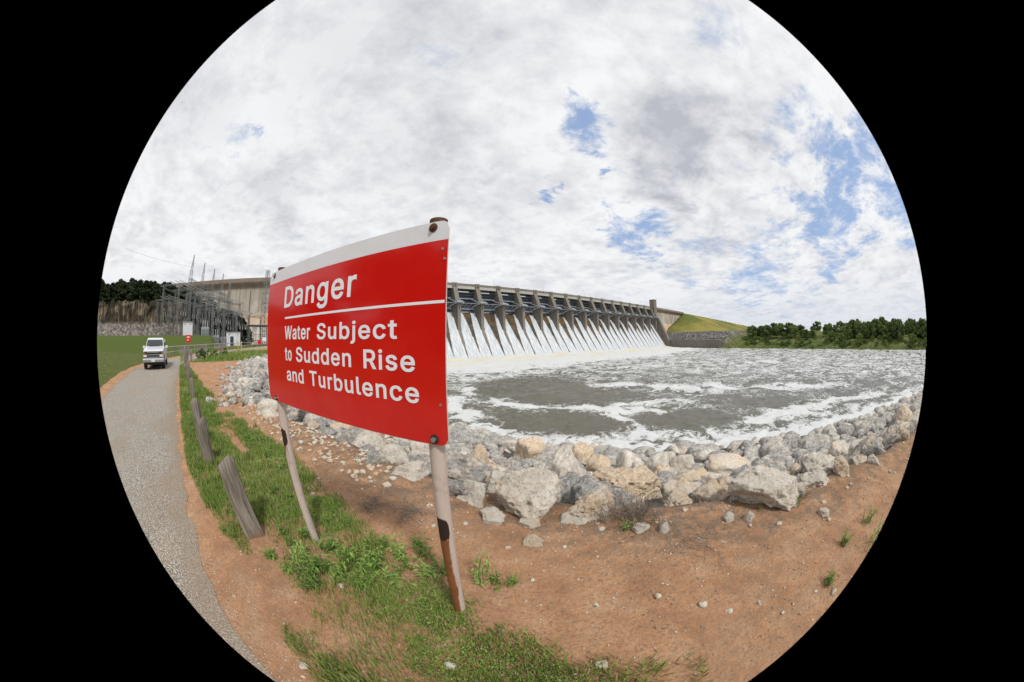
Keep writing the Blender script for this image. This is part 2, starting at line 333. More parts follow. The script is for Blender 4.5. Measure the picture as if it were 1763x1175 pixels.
def f_water(n, S):
    p = n.pos(); q = n.vmath('MULTIPLY', p, (1., 1., 0.)); bias = n.attr('foam')
    wv = n.scale(n.vmath('SUBTRACT', n.noise(q, .16, 4, .6, 0., col=True), (.5, .5, .5)), 15.)
    qq = n.vmath('ADD', q, wv)
    r1 = n.math('SUBTRACT', 1., n.math('MULTIPLY', n.math('ABSOLUTE', n.math('SUBTRACT', n.noise(qq, .15, 8, .6, .8), .5)), 5.))
    r2 = n.math('SUBTRACT', 1., n.math('MULTIPLY', n.math('ABSOLUTE', n.math('SUBTRACT', n.noise(qq, .55, 7, .62, .9), .5)), 5.))
    pt = n.noise(qq, .13, 7, .68, .2); ft = n.noise(qq, 2.4, 8, .75, .5); f3 = n.noise(q, 9., 5, .7)
    v = n.math('ADD', n.math('ADD', n.math('MULTIPLY', r1, .46), n.math('MULTIPLY', r2, .22)), n.math('ADD', n.math('MULTIPLY', pt, .55), n.math('MULTIPLY', n.math('SUBTRACT', ft, .5), .32)))
    fm = n.ss(n.math('ADD', v, bias), .77, .97)
    fm = n.math('MULTIPLY', fm, n.ss(n.math('ADD', f3, n.math('MULTIPLY', fm, .5)), .3, .7, .55, 1.))
    cr = n.math('MULTIPLY', n.attr('cream'), n.ss(n.noise(q, .08, 5, .6), .42, .62))
    foam = n.mix(cr, n.mix(ft, (.44, .46, .46), (.68, .69, .68)), (.58, .53, .41))
    wat = n.mix(n.noise(q, .09, 5, .6), (.075, .072, .05), (.125, .112, .078))
    bh = n.math('ADD', n.math('MULTIPLY', n.noise(n.vmath('MULTIPLY', q, (1., 1.6, 1.)), 1.1, 6, .65, .4), 1.), n.math('MULTIPLY', fm, .2))
    S(col=n.mix(fm, wat, foam), rough=n.lin(fm, 0., 1., .16, .8), spec=.4, nor=n.bump(bh, .55, .35))
M_water = mat('turbid_river', f_water)
def f_leaf(c0, c1, c2, dry=False):
    def f(n, S):
        k = n.attr('shade'); r = n.rnd()
        c = n.mix(k, c0, c1); c = n.mix(n.math('MULTIPLY', n.ss(n.noise(n.objc(), .7, 3, .5), .45, .7), .5), c, c2)
        c = n.mix(n.ss(r, .0, .5, .55, 0.), c, tuple(x*.75 for x in c0)); c = n.mix(n.ss(r, .6, 1., 0., .5), c, tuple(x*1.15 for x in c2))
        if dry: c = n.mix(n.ss(k, .86, .9), c, (.34, .27, .15))
        S(col=c, rough=.7, spec=.2)
    return f
M_leaf = mat('oak_leaves', f_leaf((.05, .085, .028), (.15, .215, .06), (.19, .23, .07)))
M_leaf2 = mat('fresh_leaves', f_leaf((.07, .115, .03), (.19, .27, .07), (.25, .29, .09)))
M_leaf3 = mat('cedar_leaves', f_leaf((.016, .028, .013), (.045, .065, .024), (.06, .075, .03)))
M_grassb = mat('grass_blades', f_leaf((.085, .155, .026), (.225, .33, .062), (.27, .30, .09), True))
M_weed = mat('weed_leaves', f_leaf((.07, .13, .025), (.20, .31, .06), (.25, .33, .09)))
M_bark = plain('bark', (.09, .07, .055), .95, 0, .4, 3)
M_twig = plain('dry_twigs', (.23, .18, .14), .95, 0, .5, 9)

# ------------------------------------------------------------------ ground sheet
T = spaced(-900, 900, .07, 1.028, 3.); S_ = spaced(-900, 900, .06, 1.03, 1.)
TT, SS = np.meshgrid(T, S_, indexing='ij'); ZZ = gh(TT, SS)
XX, YY = TU[0]*TT+SN[0]*SS, TU[1]*TT+SN[1]*SS
def grid_faces(a, b):
    i = np.arange(a*b).reshape(a, b); return np.stack([i[:-1, :-1], i[:-1, 1:], i[1:, 1:], i[1:, :-1]], -1).reshape(-1, 4)
me = npmesh('ground', np.stack([XX, YY, ZZ], -1).reshape(-1, 3), grid_faces(len(T), len(S_)))
def green_field(t, s):
    """how much grass grows at a place, 0 to 1"""
    t = np.asarray(t, float); s = np.asarray(s, float)
    lane = np.interp(t, [-4, 0, 1.2, 2.2, 3, 5, 8, 14, 20], [-.5, -.5, -.2, .1, -.1, -.28, -.3, -.3, -.3])
    far_ = np.interp(t, [-4, 0, 1.0, 2.2, 3, 4.5, 7, 9, 14, 20, 24], [.4, .75, 1.15, 1.35, 1.55, 1.75, 1.5, 1.3, 1.0, .6, .2])
    g = sst(s, lane-.06, lane+.1)*sst(s, far_+.25, far_-.25)
    bare = np.exp(-(((t-2.35)/.75)**2+((s-.28)/.2)**2)); bare2 = np.exp(-(((t-1.7)/.55)**2+((s-.15)/.22)**2)); bare3 = np.exp(-(((t-5.6)/1.3)**2+((s-1.0)/.22)**2)); bare4 = np.exp(-(((t-8)/2.)**2+((s-1.1)/.3)**2))
    g = g-.95*np.maximum.reduce([bare, bare2, bare3, .8*bare4])
    g = g*(.36+.64*sst(fbm(t*1.9+3, s*2.3, 4, 21), .36, .56))*(.35+.9*fbm(t*5, s*5, 3, 22)); 
    g = np.maximum(g, .85*sst(t, 24, 27)*sst(t, 46, 40)*sst(s, road_c(t)+2.4, road_c(t)+3.2)*sst(s, edge_s(t)+1., edge_s(t)-1.))   # verge beyond the bare flat
    g = np.maximum(g, sst(t, 42, 46)*sst(s-(t-50)*.12, 8, 6)*.95)                                    # terrace lawn
    return np.clip(g, 0, 1)
G = green_field(TT, SS); G = np.where((SS < road_c(TT)-3), np.maximum(G, .75), G)
dE = SS-edge_s(TT)
lit_ = np.clip(sst(dE, -.95, -.1)*sst(TT, 10, 4)+.35*sst(fbm(TT*.8, SS*.8, 3, 40), .55, .7), 0, 1)
vattr(me, 'green', np.where(dE > -.3, -.6, np.where((TT > 22) | (SS < -5), G-.1, G*.8-.22)).ravel()); vattr(me, 'litter', lit_.ravel()); vattr(me, 'stone', (sst(dE, -.05, .7)).ravel())
ground = link('ground', me, M_ground, smooth=True); tag(ground, kind='structure')
# road ribbon
rt = np.concatenate([np.arange(-300, -12, 6), np.arange(-12, 40, .25), np.arange(40, 120, 1.)]); rv = np.linspace(-1, 1, 25)
RT, RV = np.meshgrid(rt, rv, indexing='ij'); RS = road_c(RT)+RV*(RW+.12*(fbm(RT*2.5, RV*.2, 3, 2)-.5)*2*np.abs(RV)); RZ = gh(RT, RS)+.035-.03*np.abs(RV)**6
me = npmesh('road', np.stack([TU[0]*RT+SN[0]*RS, TU[1]*RT+SN[1]*RS, RZ], -1).reshape(-1, 3), grid_faces(len(rt), len(rv)))
vattr(me, 'edge', np.clip(sst(np.abs(RV)+.25*(fbm(RT*1.3, RS*1.3, 4, 12)-.5), .78, 1.)+.55*sst(fbm(RT*.5, RS*.9, 4, 13), .6, .72)-.3*np.exp(-((np.abs(RV)-.48)/.14)**2), 0, 1).ravel()); tag(link('road', me, M_road, smooth=True), kind='structure')

# ------------------------------------------------------------------ dam frame of reference
DA = .592; DD = np.array([math.cos(DA), math.sin(DA)]); DN = np.array([math.sin(DA), -math.cos(DA)]); DP = np.array([-32.5, 164.5]); BAY = 14.63
def dw_(m, o, z): return (DP[0]+DD[0]*m+DN[0]*o, DP[1]+DD[1]*m+DN[1]*o, z)
def dmo(x, y): return ((x-DP[0])*DD[0]+(y-DP[1])*DD[1], (x-DP[0])*DN[0]+(y-DP[1])*DN[1])
# water sheet
rr = np.concatenate([np.geomspace(14, 120, 210), np.geomspace(121, 420, 110)[0:], [520, 700, 900]]); aa = np.radians(np.linspace(-66, 112, 330))
RR, AA = np.meshgrid(rr, aa, indexing='ij'); WX, WY = RR*np.sin(AA), RR*np.cos(AA); wt, ws = ts(WX, WY); wm, wo = dmo(WX, WY)
toe = wo-19
wz = ZW+.55*(fbm(WX*.16, WY*.16, 4, 60)-.5)*2*sst(ws, 26, 45)+.22*(fbm(WX*.9, WY*.9, 3, 61)-.5)*2
boil = sst(toe, 34, 4)*sst(wm, 236, 222)
wz = wz+boil*(1.0*fbm(WX*.22, WY*.22, 4, 62)+.35*fbm(WX*.8, WY*.8, 3, 63))+1.9*sst(toe, 6, -1)*sst(wm, 232, 222)*fbm(WX*.5, WY*.5, 3, 64)
def pline(pts, px, py):
    dd_ = np.full(px.shape, 1e9)
    for (x0, y0), (x1, y1) in zip(pts[:-1], pts[1:]):
        vx, vy = x1-x0, y1-y0; k = np.clip(((px-x0)*vx+(py-y0)*vy)/(vx*vx+vy*vy), 0, 1); dd_ = np.minimum(dd_, np.hypot(px-x0-k*vx, py-y0-k*vy))
    return dd_
fb = np.full(WX.shape, -.045)
fb = np.maximum(fb, .62*sst(toe+34*(fbm(WX*.04, WY*.04, 4, 70)-.5), 78, 12)*sst(wm, 250, 225)+.0)
fb = np.maximum(fb, .08*sst(RR, 60, 110)+.0*sst(AA, .45, .9)*sst(RR, 40, 70))
shore = pline([(-20, 36), (-6, 30.5), (2, 26.3), (8, 24), (16, 21.3), (26, 17.8), (44, 11.5), (90, -8)], WX+3*(fbm(WX*.3, WY*.3, 3, 71)-.5), WY+3*(fbm(WX*.3, WY*.3, 3, 72)-.5))
fb = np.maximum(fb, .52*np.exp(-(shore/1.5)**2)); fb = np.maximum(fb, .18*np.exp(-((shore-1.5)/4.)**2))
for pts, wd_, k in [([(-8.3, 43.5), (-5.2, 40), (-4.5, 33.9), (-1, 29)], 1.5, .4), ([(-2.3, 48), (4.9, 42.7), (15.9, 37.7), (20, 34)], 1.3, .38), ([(13.6, 36.1), (12.4, 30), (14.5, 26.3)], .8, .36), ([(26, 40), (16, 39)], 1.2, .3),
                    ([(20, 62), (34, 50), (50, 40), (62, 28)], 3.5, .3), ([(29, 24.5), (40, 22), (60, 14)], 2.2, .34), ([(-12, 64), (-9, 52), (-10, 44)], 2.5, .3)]:
    fb = np.maximum(fb, k*np.exp(-(pline(pts, WX+9*(fbm(WX*.16, WY*.16, 4, 73)-.5), WY+9*(fbm(WX*.16, WY*.16, 4, 74)-.5))/wd_)**2)*(.4+.9*fbm(WX*.25, WY*.25, 3, 76)))
for cx0, cy0, ax, ay, ro, k in [(3, 62, 14, 14, 0, .22), (6, 33, 7.5, 4.5, -.3, .24), (22, 30, 7, 4.5, -.5, .24), (10, 50, 12, 7, -.4, .2), (38, 30, 9, 3.5, -.5, .12)]:
    ux, uy = WX-cx0, WY-cy0; c_, s_ = math.cos(ro), math.sin(ro); e_ = ((ux*c_+uy*s_)/ax)**2+((-ux*s_+uy*c_)/ay)**2
    fb = fb-k*np.exp(-e_*e_)*(fb < .34)
fb = np.where(ws < 24.2+.8*fbm(WX*.4, WY*.4, 3, 75), -.35, fb)
me = npmesh('water', np.stack([WX, WY, wz], -1).reshape(-1, 3), grid_faces(len(rr), len(aa))[:, ::-1])
vattr(me, 'foam', fb.ravel()); vattr(me, 'cream', (sst(toe, 38, 6)*sst(wm, 240, 222)).ravel())
tag(link('water', me, M_water, smooth=True), kind='structure')

# ------------------------------------------------------------------ far right bank and embankment
bankp = [dw_(224, 21, 0)[:2], (183, 206), (201, 175), (219, 117), (232, 60), (246, -20), (270, -160)]
gx = np.concatenate([np.arange(120, 330, 2.6), np.geomspace(332, 1400, 60)]); gy = np.concatenate([np.arange(-160, 330, 3.2), np.geomspace(333, 1200, 60)])
GX, GY = np.meshgrid(gx, gy, indexing='ij'); gm_, go_ = dmo(GX, GY)
side = np.interp(GY, [p[1] for p in bankp[::-1]], [p[0] for p in bankp[::-1]])        # bank line x at this y
wdist = GX-side
cone = 35.2-np.hypot(np.maximum(go_, 0), np.maximum(316-gm_, 0))/2.6
nearwall = sst(GY, 196, 210)
base = np.where(wdist > 0, np.minimum(-.5+wdist*.42, 7.8)*nearwall+(1-nearwall)*(np.minimum(-7.8+wdist*.5, -1.5)+sst(wdist, 8, 90)*6.0+2.2*(fbm(GX*.03, GY*.03, 4, 90)-.5)), -11)
base = base+.5*(fbm(GX*.15, GY*.15, 3, 91)-.5)
land = np.where(wdist > 0, np.maximum(base, cone), -11.)
land = np.where((go_ < 1.5) & (gm_ < 312), -11, land)
land = np.where((go_ < -4), np.minimum(land, 34.5+go_*.4), land)
me = npmesh('embankment', np.stack([GX, GY, land], -1).reshape(-1, 3), grid_faces(len(gx), len(gy))[:, ::-1])
rip = (sst(land, 8.6, 7.6)*nearwall*sst(wdist, 95, 70)).ravel(); vattr(me, 'rip', rip); vattr(me, 'dry', (1-nearwall).ravel())
def f_emb(n, S):
    p = n.pos(); a = n.noise(p, .02, 5, .6); b = n.noise(p, .35, 6, .7); v = n.voro(p, .75)
    g = n.mix(n.ss(a, .4, .62), (.10, .115, .026), (.23, .195, .05)); g = n.mix(n.ss(b, .5, .75, 0., .5), g, (.085, .095, .025))
    rk = n.ramp(n.sep(v.outputs['Color'])[0], [(0., (.06, .06, .062)), (.5, (.14, .138, .138)), (1., (.30, .285, .265))]); rk = n.mix(n.ss(v.outputs['Distance'], .45, .75), rk, (.035, .034, .034))
    dr = n.mix(n.ss(b, .5, .66), (.075, .105, .026), (.23, .185, .095))
    c = n.mix(n.attr('dry'), g, dr); c = n.mix(n.attr('rip'), c, rk)
    S(col=c, rough=.95, spec=.15, nor=n.bump(n.math('ADD', b, n.math('MULTIPLY', v.outputs['Distance'], -1.)), .6, .6))
tag(link('terrain', me, mat('embankment_turf_and_riprap', f_emb), smooth=True), kind='structure')
rw = MB(); a_, b_ = np.array(bankp[0]), np.array(bankp[1])
rw.prism([(0, -11), (0, -.45), (1.4, -.45), (1.4, -11)], lambda p, q, t: (a_[0]+(b_[0]-a_[0])*t+p*.97-.9, a_[1]+(b_[1]-a_[1])*t+p*.24, q), 0, 1)
rwo = empty('retaining_wall', (a_[0], a_[1], -8), 0, 'low stained concrete retaining wall along the far waterline below the grey riprap', 'retaining wall')
o = rw.build('wall', M_conc, rwo); o.location = (-a_[0], -a_[1], 8)
cp = MB().prism([(-.15, -.45), (-.15, -.1), (1.6, -.1), (1.6, -.45)], lambda p, q, t: (a_[0]+(b_[0]-a_[0])*t+p*.97-.9, a_[1]+(b_[1]-a_[1])*t+p*.24, q), 0, .985).build('coping', M_concw, rwo); cp.location = (-a_[0], -a_[1], 8)

# ------------------------------------------------------------------ the dam
dam = empty('concrete_dam', (0, 0, 0), 0, 'long concrete gravity dam with a gated spillway crossing the whole river', 'dam')
GSEC = [(-7, 35.3), (1.1, 35.3), (1.1, 36), (1.5, 36), (1.5, 34), (.9, 33.2), (-.2, 32.2), (-.9, 31), (-1.1, 30.2), (-1.1, 18.5), (-.5, 18.3), (11, 0), (14, -11), (-12, -11)]
dwf = lambda p, q, t: dw_(t, p, q)
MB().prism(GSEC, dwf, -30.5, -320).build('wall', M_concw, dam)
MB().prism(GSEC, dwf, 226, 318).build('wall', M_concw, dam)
for m in np.arange(-44, -320, -15.2): MB().prism([(-1.2, 30.1), (-.75, 30.1), (-.75, 18.6), (-1.2, 18.6)], dwf, m, m+.7).build('pilaster', M_conc, dam)
# spillway concrete under the sheets
WP = [(-5, 19.6), (-2, 19.3), (0, 18.0), (2, 15.6), (4.5, 12.0), (7, 8.2), (10, 4.0), (14, -1.4), (19, -8.3), (21, -11)]
wpo, wpz = np.array([p[0] for p in WP], float), np.array([p[1] for p in WP], float)
MB().prism([(o_, z_-.55) for o_, z_ in WP]+[(-12, -11), (-12, 19)], dwf, -30.4, 222).build('spillway_face', M_conc, dam)
PIER = [(-9, 34.9), (.5, 34.9), (.7, 33.4), (1.5, 32.2), (4.6, 25.2), (5.2, 24.4), (6.9, 23.4), (6.9, 7.6), (-2, 18), (-9, 18)]
pier_me = None
for k in range(-2, 16):
    m = k*BAY
    if pier_me is None:
        mb = MB(); n_ = len(PIER)
        hw = [1.25, 1.25, 1.25, 1.3, 1.35, 1.35, .95, .85, 1.35, 1.35]
        vs = [(-h, -p, q) for (p, q), h in zip(PIER, hw)]+[(h, -p, q) for (p, q), h in zip(PIER, hw)]
        mb.poly(vs, [tuple(range(n_)), tuple(range(n_, 2*n_))[::-1]]+[(i, i+n_, (i+1) % n_+n_, (i+1) % n_) for i in range(n_)])
        mb.box((-1.5, -.9, 34.0), (1.5, .4, 36.15)); pier_me = mb.mesh('pier')
        tr_me = MB().box((-2.3, -8.6, 23.45), (2.3, -5.2, 24.0)).box((-1.7, -7.9, 24.0), (1.7, -5.4, 24.65)).box((-2.6, -7.2, 23.0), (-1.4, -5.6, 24.3)).box((1.4, -7.2, 23.0), (2.6, -5.6, 24.3)).mesh('trunnion')
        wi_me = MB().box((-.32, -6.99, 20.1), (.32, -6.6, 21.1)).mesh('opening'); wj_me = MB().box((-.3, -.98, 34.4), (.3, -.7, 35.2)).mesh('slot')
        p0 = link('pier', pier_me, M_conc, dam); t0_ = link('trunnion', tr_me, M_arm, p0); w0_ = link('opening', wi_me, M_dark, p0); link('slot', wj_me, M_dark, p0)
        p0.location = dw_(m, 0, 0); p0.rotation_euler = (0, 0, DA); PR = p0
    else: dup(PR, loc=dw_(m, 0, 0))
# gates
tr_z, tr_o, RAD = 23.9, 6.6, 8.6
def gate_mesh():
    mb = MB(); L = BAY/2-1.35; prof = []
    for a in np.linspace(math.radians(152), math.radians(212), 12): prof.append((tr_o+RAD*math.cos(a)-.8, tr_z+1.2+RAD*1.15*math.sin(a)*-1+1.2))
    return prof, L
gprof = [(tr_o-math.sqrt(max(0, 9.6**2-(z-25.2)**2)), z) for z in np.linspace(19.25, 31, 12)]
L = BAY/2-1.36
mb = MB(); mb.prism([(o_, z) for o_, z in gprof]+[(o_-.25, z) for o_, z in gprof[::-1]], lambda p, q, t: (t, -p, q), -L, L)
for z in np.linspace(20.3, 30.6, 9):
    o_ = tr_o-math.sqrt(9.6**2-(z-25.2)**2); mb.box((-L, -o_-.45, z-.12), (L, -o_-.02, z+.12))
for x in np.linspace(-L+.4, L-.4, 12): mb.tube([(x, -o_-.3, z) for o_, z in gprof], .09, 4)
gskin = mb.mesh('gate')
ar = MB()
for z in (21., 27.3): 
    o_ = tr_o-math.sqrt(9.6**2-(z-25.2)**2)+.9; ar.bar((-L+.3, -o_, z), (L-.3, -o_, z), .42, .5)
    for sx in (-1, 1): ar.bar((sx*(L-2.6), -o_, z), (sx*(L-.1), -tr_o, tr_z), .4, .4)
for sx in (-1, 1):
    ar.bar((sx*(L-2.6), 2.0-.9, 24.2), (sx*(L-.1), -tr_o, tr_z), .3, .3)
ar.bar((-L, -3.3, 23.9), (L, -3.3, 23.9), .22, .22)
for x in np.linspace(-L+1, L-3, 4): ar.bar((x, -1.2, 21.), (x+2, -3.3, 23.9), .13, .13)
arm_me = ar.mesh('arm')
# bridge girder of each bay
gi = MB().box((-L-1.3, 6.4, 32.45), (L+1.3, 6.8, 34.75)).box((-L, -.25, 32.85), (L, 0., 34.75)).box((-L, -.4, 34.6), (L, .2, 34.8)).box((-L, -.4, 32.8), (L, .2, 32.95))
for x in np.linspace(-L+.3, L-.3, 13): gi.box((x-.05, -.42, 32.9), (x+.05, -.2, 34.7))
gi_me = gi.mesh('girder')
DK = MB().prism([(-7, 34.8), (.55, 34.8), (.55, 35.9), (.25, 35.9), (.25, 35.2), (-6.7, 35.2), (-6.7, 36), (-7, 36)], dwf, -30.4, 222).build('roadway_deck', M_conc, dam)
# white water: one sheet to a bay
def torrent_mesh(seed):
    no, nm = 70, 34; oo = np.linspace(-1.5, 20.3, no); q = np.linspace(-1, 1, nm); O, Q = np.meshgrid(oo, q, indexing='ij')
    half = np.where(O < 6.9, BAY/2-1.42, np.interp(O, [6.9, 12, 19, 21], [BAY/2-1.0, BAY/2-.68, BAY/2-.22, BAY/2-.15]))
    half = half+.6*(fbm(O*.7, Q*0+np.sign(Q)*3, 3, seed)-.5)*sst(O, 6.5, 9); Xl = Q*half
    z = np.interp(O, wpo, wpz)+.12+.5*sst(O, 7, 19)*(fbm(Xl*.6, O*.18, 4, seed+3)-.3)-.35*np.abs(Q)**8*sst(O, 6, 9)
    wv_ = np.interp(O, [-2, 0, 3, 7, 12, 16.5+2*H2(np.array(seed), np.array(3), 1), 20.5], [4.4, 4.2, 3.3, 2.1, 1.0, .2, -.6])*(.55+.5*H2(np.array(seed), np.array(5), 2)); cen = 1.1*(H2(np.array(seed), np.array(9), 4)-.5)
    g = .5+(wv_-np.abs(Xl-cen))*.55
    me = npmesh('torrent', np.stack([Xl, -O, z], -1).reshape(-1, 3), grid_faces(no, nm)); vattr(me, 'glass', np.clip(g, 0, 1).ravel()); return me
ords = ['hidden behind the red sign, farthest left', 'half hidden by the right edge of the red sign', 'first fully visible right of the red sign', 'second fully visible', 'third fully visible', 'fourth fully visible', 'fifth fully visible', 'sixth fully visible', 'seventh fully visible', 'eighth fully visible',
        'eighth before the square tower', 'seventh before the square tower', 'sixth before the square tower', 'fifth before the square tower', 'fourth before the square tower', 'third before the square tower', 'next to the square tower']
ords = ['leftmost, behind the red sign', 'second from the left, at the red sign']+['number %s from the right, counting from the square tower' % w_ for w_ in 'fifteen fourteen thirteen twelve eleven ten nine eight seven six five four three two'.split()]+['at the far right end beside the square tower']
G0 = None
for i, k in enumerate(range(-2, 15)):
    mc = (k+.5)*BAY
    if G0 is None:
        G0 = link('gate', gskin, M_gate, dam); G0.location = dw_(mc, 0, 0); G0.rotation_euler = (0, 0, DA); link('arm', arm_me, M_arm, G0)
        B0 = link('girder', gi_me, M_girder, dam); B0.location = dw_(mc, 0, 0); B0.rotation_euler = (0, 0, DA)
    else: dup(G0, loc=dw_(mc, 0, 0)); dup(B0, loc=dw_(mc, 0, 0))
    o = link('cascading_water', torrent_mesh(100+i*7), M_torrent, smooth=True); o.location = dw_(mc, 0, 0); o.rotation_euler = (0, 0, DA)
    tag(o, 'white torrent pouring down the spillway bay, '+ords[i], 'cascade', 'white torrents below the spillway gates')
tw = MB().prism([(-2, 20), (-2, 43.2), (4, 43.2), (4, 20)], dwf, 221.2, 227.4).prism([(-2.2, 43.2), (-2.2, 43.7), (4.2, 43.7), (4.2, 43.2)], dwf, 221, 227.6); bevel(tw.build('tower', M_conc, dam), .1)
MB().prism([(-9, 34.6), (1, 34.6), (6, 25), (8.5, 22), (24, -8), (26, -11), (-9, -11)], dwf, 222.2, 226.6).build('end_wall', M_conc, dam)
for i, (m, hgt) in enumerate([(-4, 5), (27, 5), (67, 5), (110, 5), (160, 5), (200, 5)]):
    lp = empty('lamp_post', dw_(m, -.8, 35.2), DA, 'thin lamp post on the dam roadway, ' + ['at the edge of the red sign', 'first one clear of the red sign', 'third from the left', 'fourth from the left', 'second from the square tower', 'nearest to the square tower'][i], 'lamp post', 'lamp posts along the dam')
    MB().tube([(0, 0, 0), (0, 0, hgt)], [.09, .06], 6).build('pole', M_arm, lp); MB().bar((0, 0, hgt), (0, 1.2, hgt+.2), .09).box((-.12, .9, hgt+.1), (.12, 1.5, hgt+.28)).build('lamp_head', M_arm, lp)

exec_parts = True
# ------------------------------------------------------------------ danger sign
az_, tw_ = -.279, -.020
su = Vector((math.cos(az_), math.sin(az_), 0)); sv = Vector((0, 0, 1)); su, sv = su*math.cos(tw_)+sv*math.sin(tw_), sv*math.cos(tw_)-su*math.sin(tw_); sn = su.cross(sv)
sc_ = Vector((-1.0505, 1.358, 1.8063)); SW, SH = .824, .4775
ds = empty('danger_sign', sc_-Vector((0, 0, 1.8)), 0, 'big red danger sign with white top band and lettering on two rusty pipe posts', 'sign')
SGM = Matrix.Translation(sc_) @ Matrix((su, sv, sn)).transposed().to_4x4()
def sgn(o):   # place a part modelled in sign coordinates (x right, y up, z towards the viewer)
    o.parent = ds; o.matrix_parent_inverse = Matrix.Translation(-ds.location); o.matrix_basis = SGM; return o
def rrect(x0, y0, x1, y1, r, corners=(1, 1, 1, 1)):
    P = []
    for (cx, cy, a0, on) in ((x1-r, y1-r, 0, corners[0]), (x0+r, y1-r, 90, corners[1]), (x0+r, y0+r, 180, corners[2]), (x1-r, y0+r, 270, corners[3])):
        if on: P += [(cx+r*math.cos(math.radians(a0+k*10)), cy+r*math.sin(math.radians(a0+k*10))) for k in range(10)]
        else: P.append((x1 if a0 in (0, 270) else x0, y1 if a0 in (0, 90) else y0))
    return P
flat = lambda p, q, t: (p, q, t)
def f_red(n, S):
    p = n.objc(); a = n.noise(p, 3., 6, .7); sc = n.noise(n.vmath('MULTIPLY', p, (3., 40., 1.)), 1., 4, .6)
    c = n.mix(a, (.50, .007, .005), (.59, .013, .008)); c = n.mix(n.ss(n.noise(p, 42., 4, .7), .66, .78, 0., .35), c, (.55, .12, .1))
    run = n.noise(n.vmath('MULTIPLY', p, (34., 1.6, 1.)), 1., 5, .6); c = n.mix(n.ss(run, .55, .75, 0., .28), c, (.30, .02, .012)); c = n.mix(n.ss(n.noise(p, 1.4, 4, .6), .5, .7, 0., .22), c, (.60, .05, .035))
    S(col=c, rough=n.lin(a, .3, .7, .07, .16), spec=.42, nor=n.bump(n.noise(p, 2.2, 3, .5), .05, .03))
M_red = mat('red_sheeting', f_red)
def f_wht(n, S):
    p = n.objc(); a = n.noise(p, 5., 6, .7); S(col=n.mix(n.ss(a, .45, .75, 0., .5), (.66, .66, .70), (.5, .49, .48)), rough=.35, spec=.4)
M_wht = mat('white_sheeting', f_wht)
def f_let(n, S): a = n.noise(n.objc(), 9., 6, .7); S(col=n.mix(n.ss(a, .5, .75, 0., .4), (.74, .75, .80), (.6, .58, .6)), rough=.4, spec=.3)
M_let = mat('white_lettering', f_let)
M_alu = plain('aluminium_edge', (.62, .6, .56), .5, .3, .2, 20)
def f_post(n, S):
    p = n.objc(); y = n.sep(p)[1]; a = n.noise(n.vmath('MULTIPLY', p, (26., 5., 26.)), 1., 6, .65); b = n.noise(p, 9., 6, .7)
    c = n.mix(a, (.40, .315, .275), (.55, .47, .42)); c = n.mix(n.ss(b, .5, .72, 0., .65), c, (.30, .21, .18)); c = n.mix(n.ss(n.noise(n.vmath('MULTIPLY', p, (60., 3., 60.)), 1., 5, .6), .58, .72, 0., .55), c, (.20, .10, .06))
    ru = n.attr('rust'); rm = n.ss(n.math('ADD', ru, n.math('MULTIPLY', n.math('SUBTRACT', a, .5), .55)), .4, .52)
    dk = n.ss(n.math('ADD', n.attr('burn'), n.math('MULTIPLY', n.math('SUBTRACT', a, .5), .7)), .42, .55)
    rc = n.mix(b, (.09, .03, .014), (.30, .115, .035)); rc = n.mix(dk, rc, (.028, .015, .012))
    S(col=n.mix(n.math('MAXIMUM', rm, dk), c, rc), rough=.75, spec=.3, nor=n.bump(a, .25, .01))
M_post = mat('rusting_painted_pipe', f_post)
P_ = rrect(-SW, -SH, SW, SH, .045)
bevel(sgn(MB().prism(P_, flat, -.004, 0.).build('panel', M_alu, ds)), .001, 1)
sgn(MB().prism(rrect(-SW+.003, -SH+.003, SW-.003, .385, .043, (0, 0, 1, 1)), flat, 0., .0015).build('red_face', M_red, ds))
sgn(MB().prism(rrect(-SW+.003, .3855, SW-.003, SH-.003, .043, (1, 1, 0, 0)), flat, 0., .0015).build('white_band', M_wht, ds))
sgn(MB().prism([(-.4915, .1095), (.816, .1165), (.816, .1285), (-.4915, .1225)], flat, .0012, .0026).build('rule_line', M_let, ds))
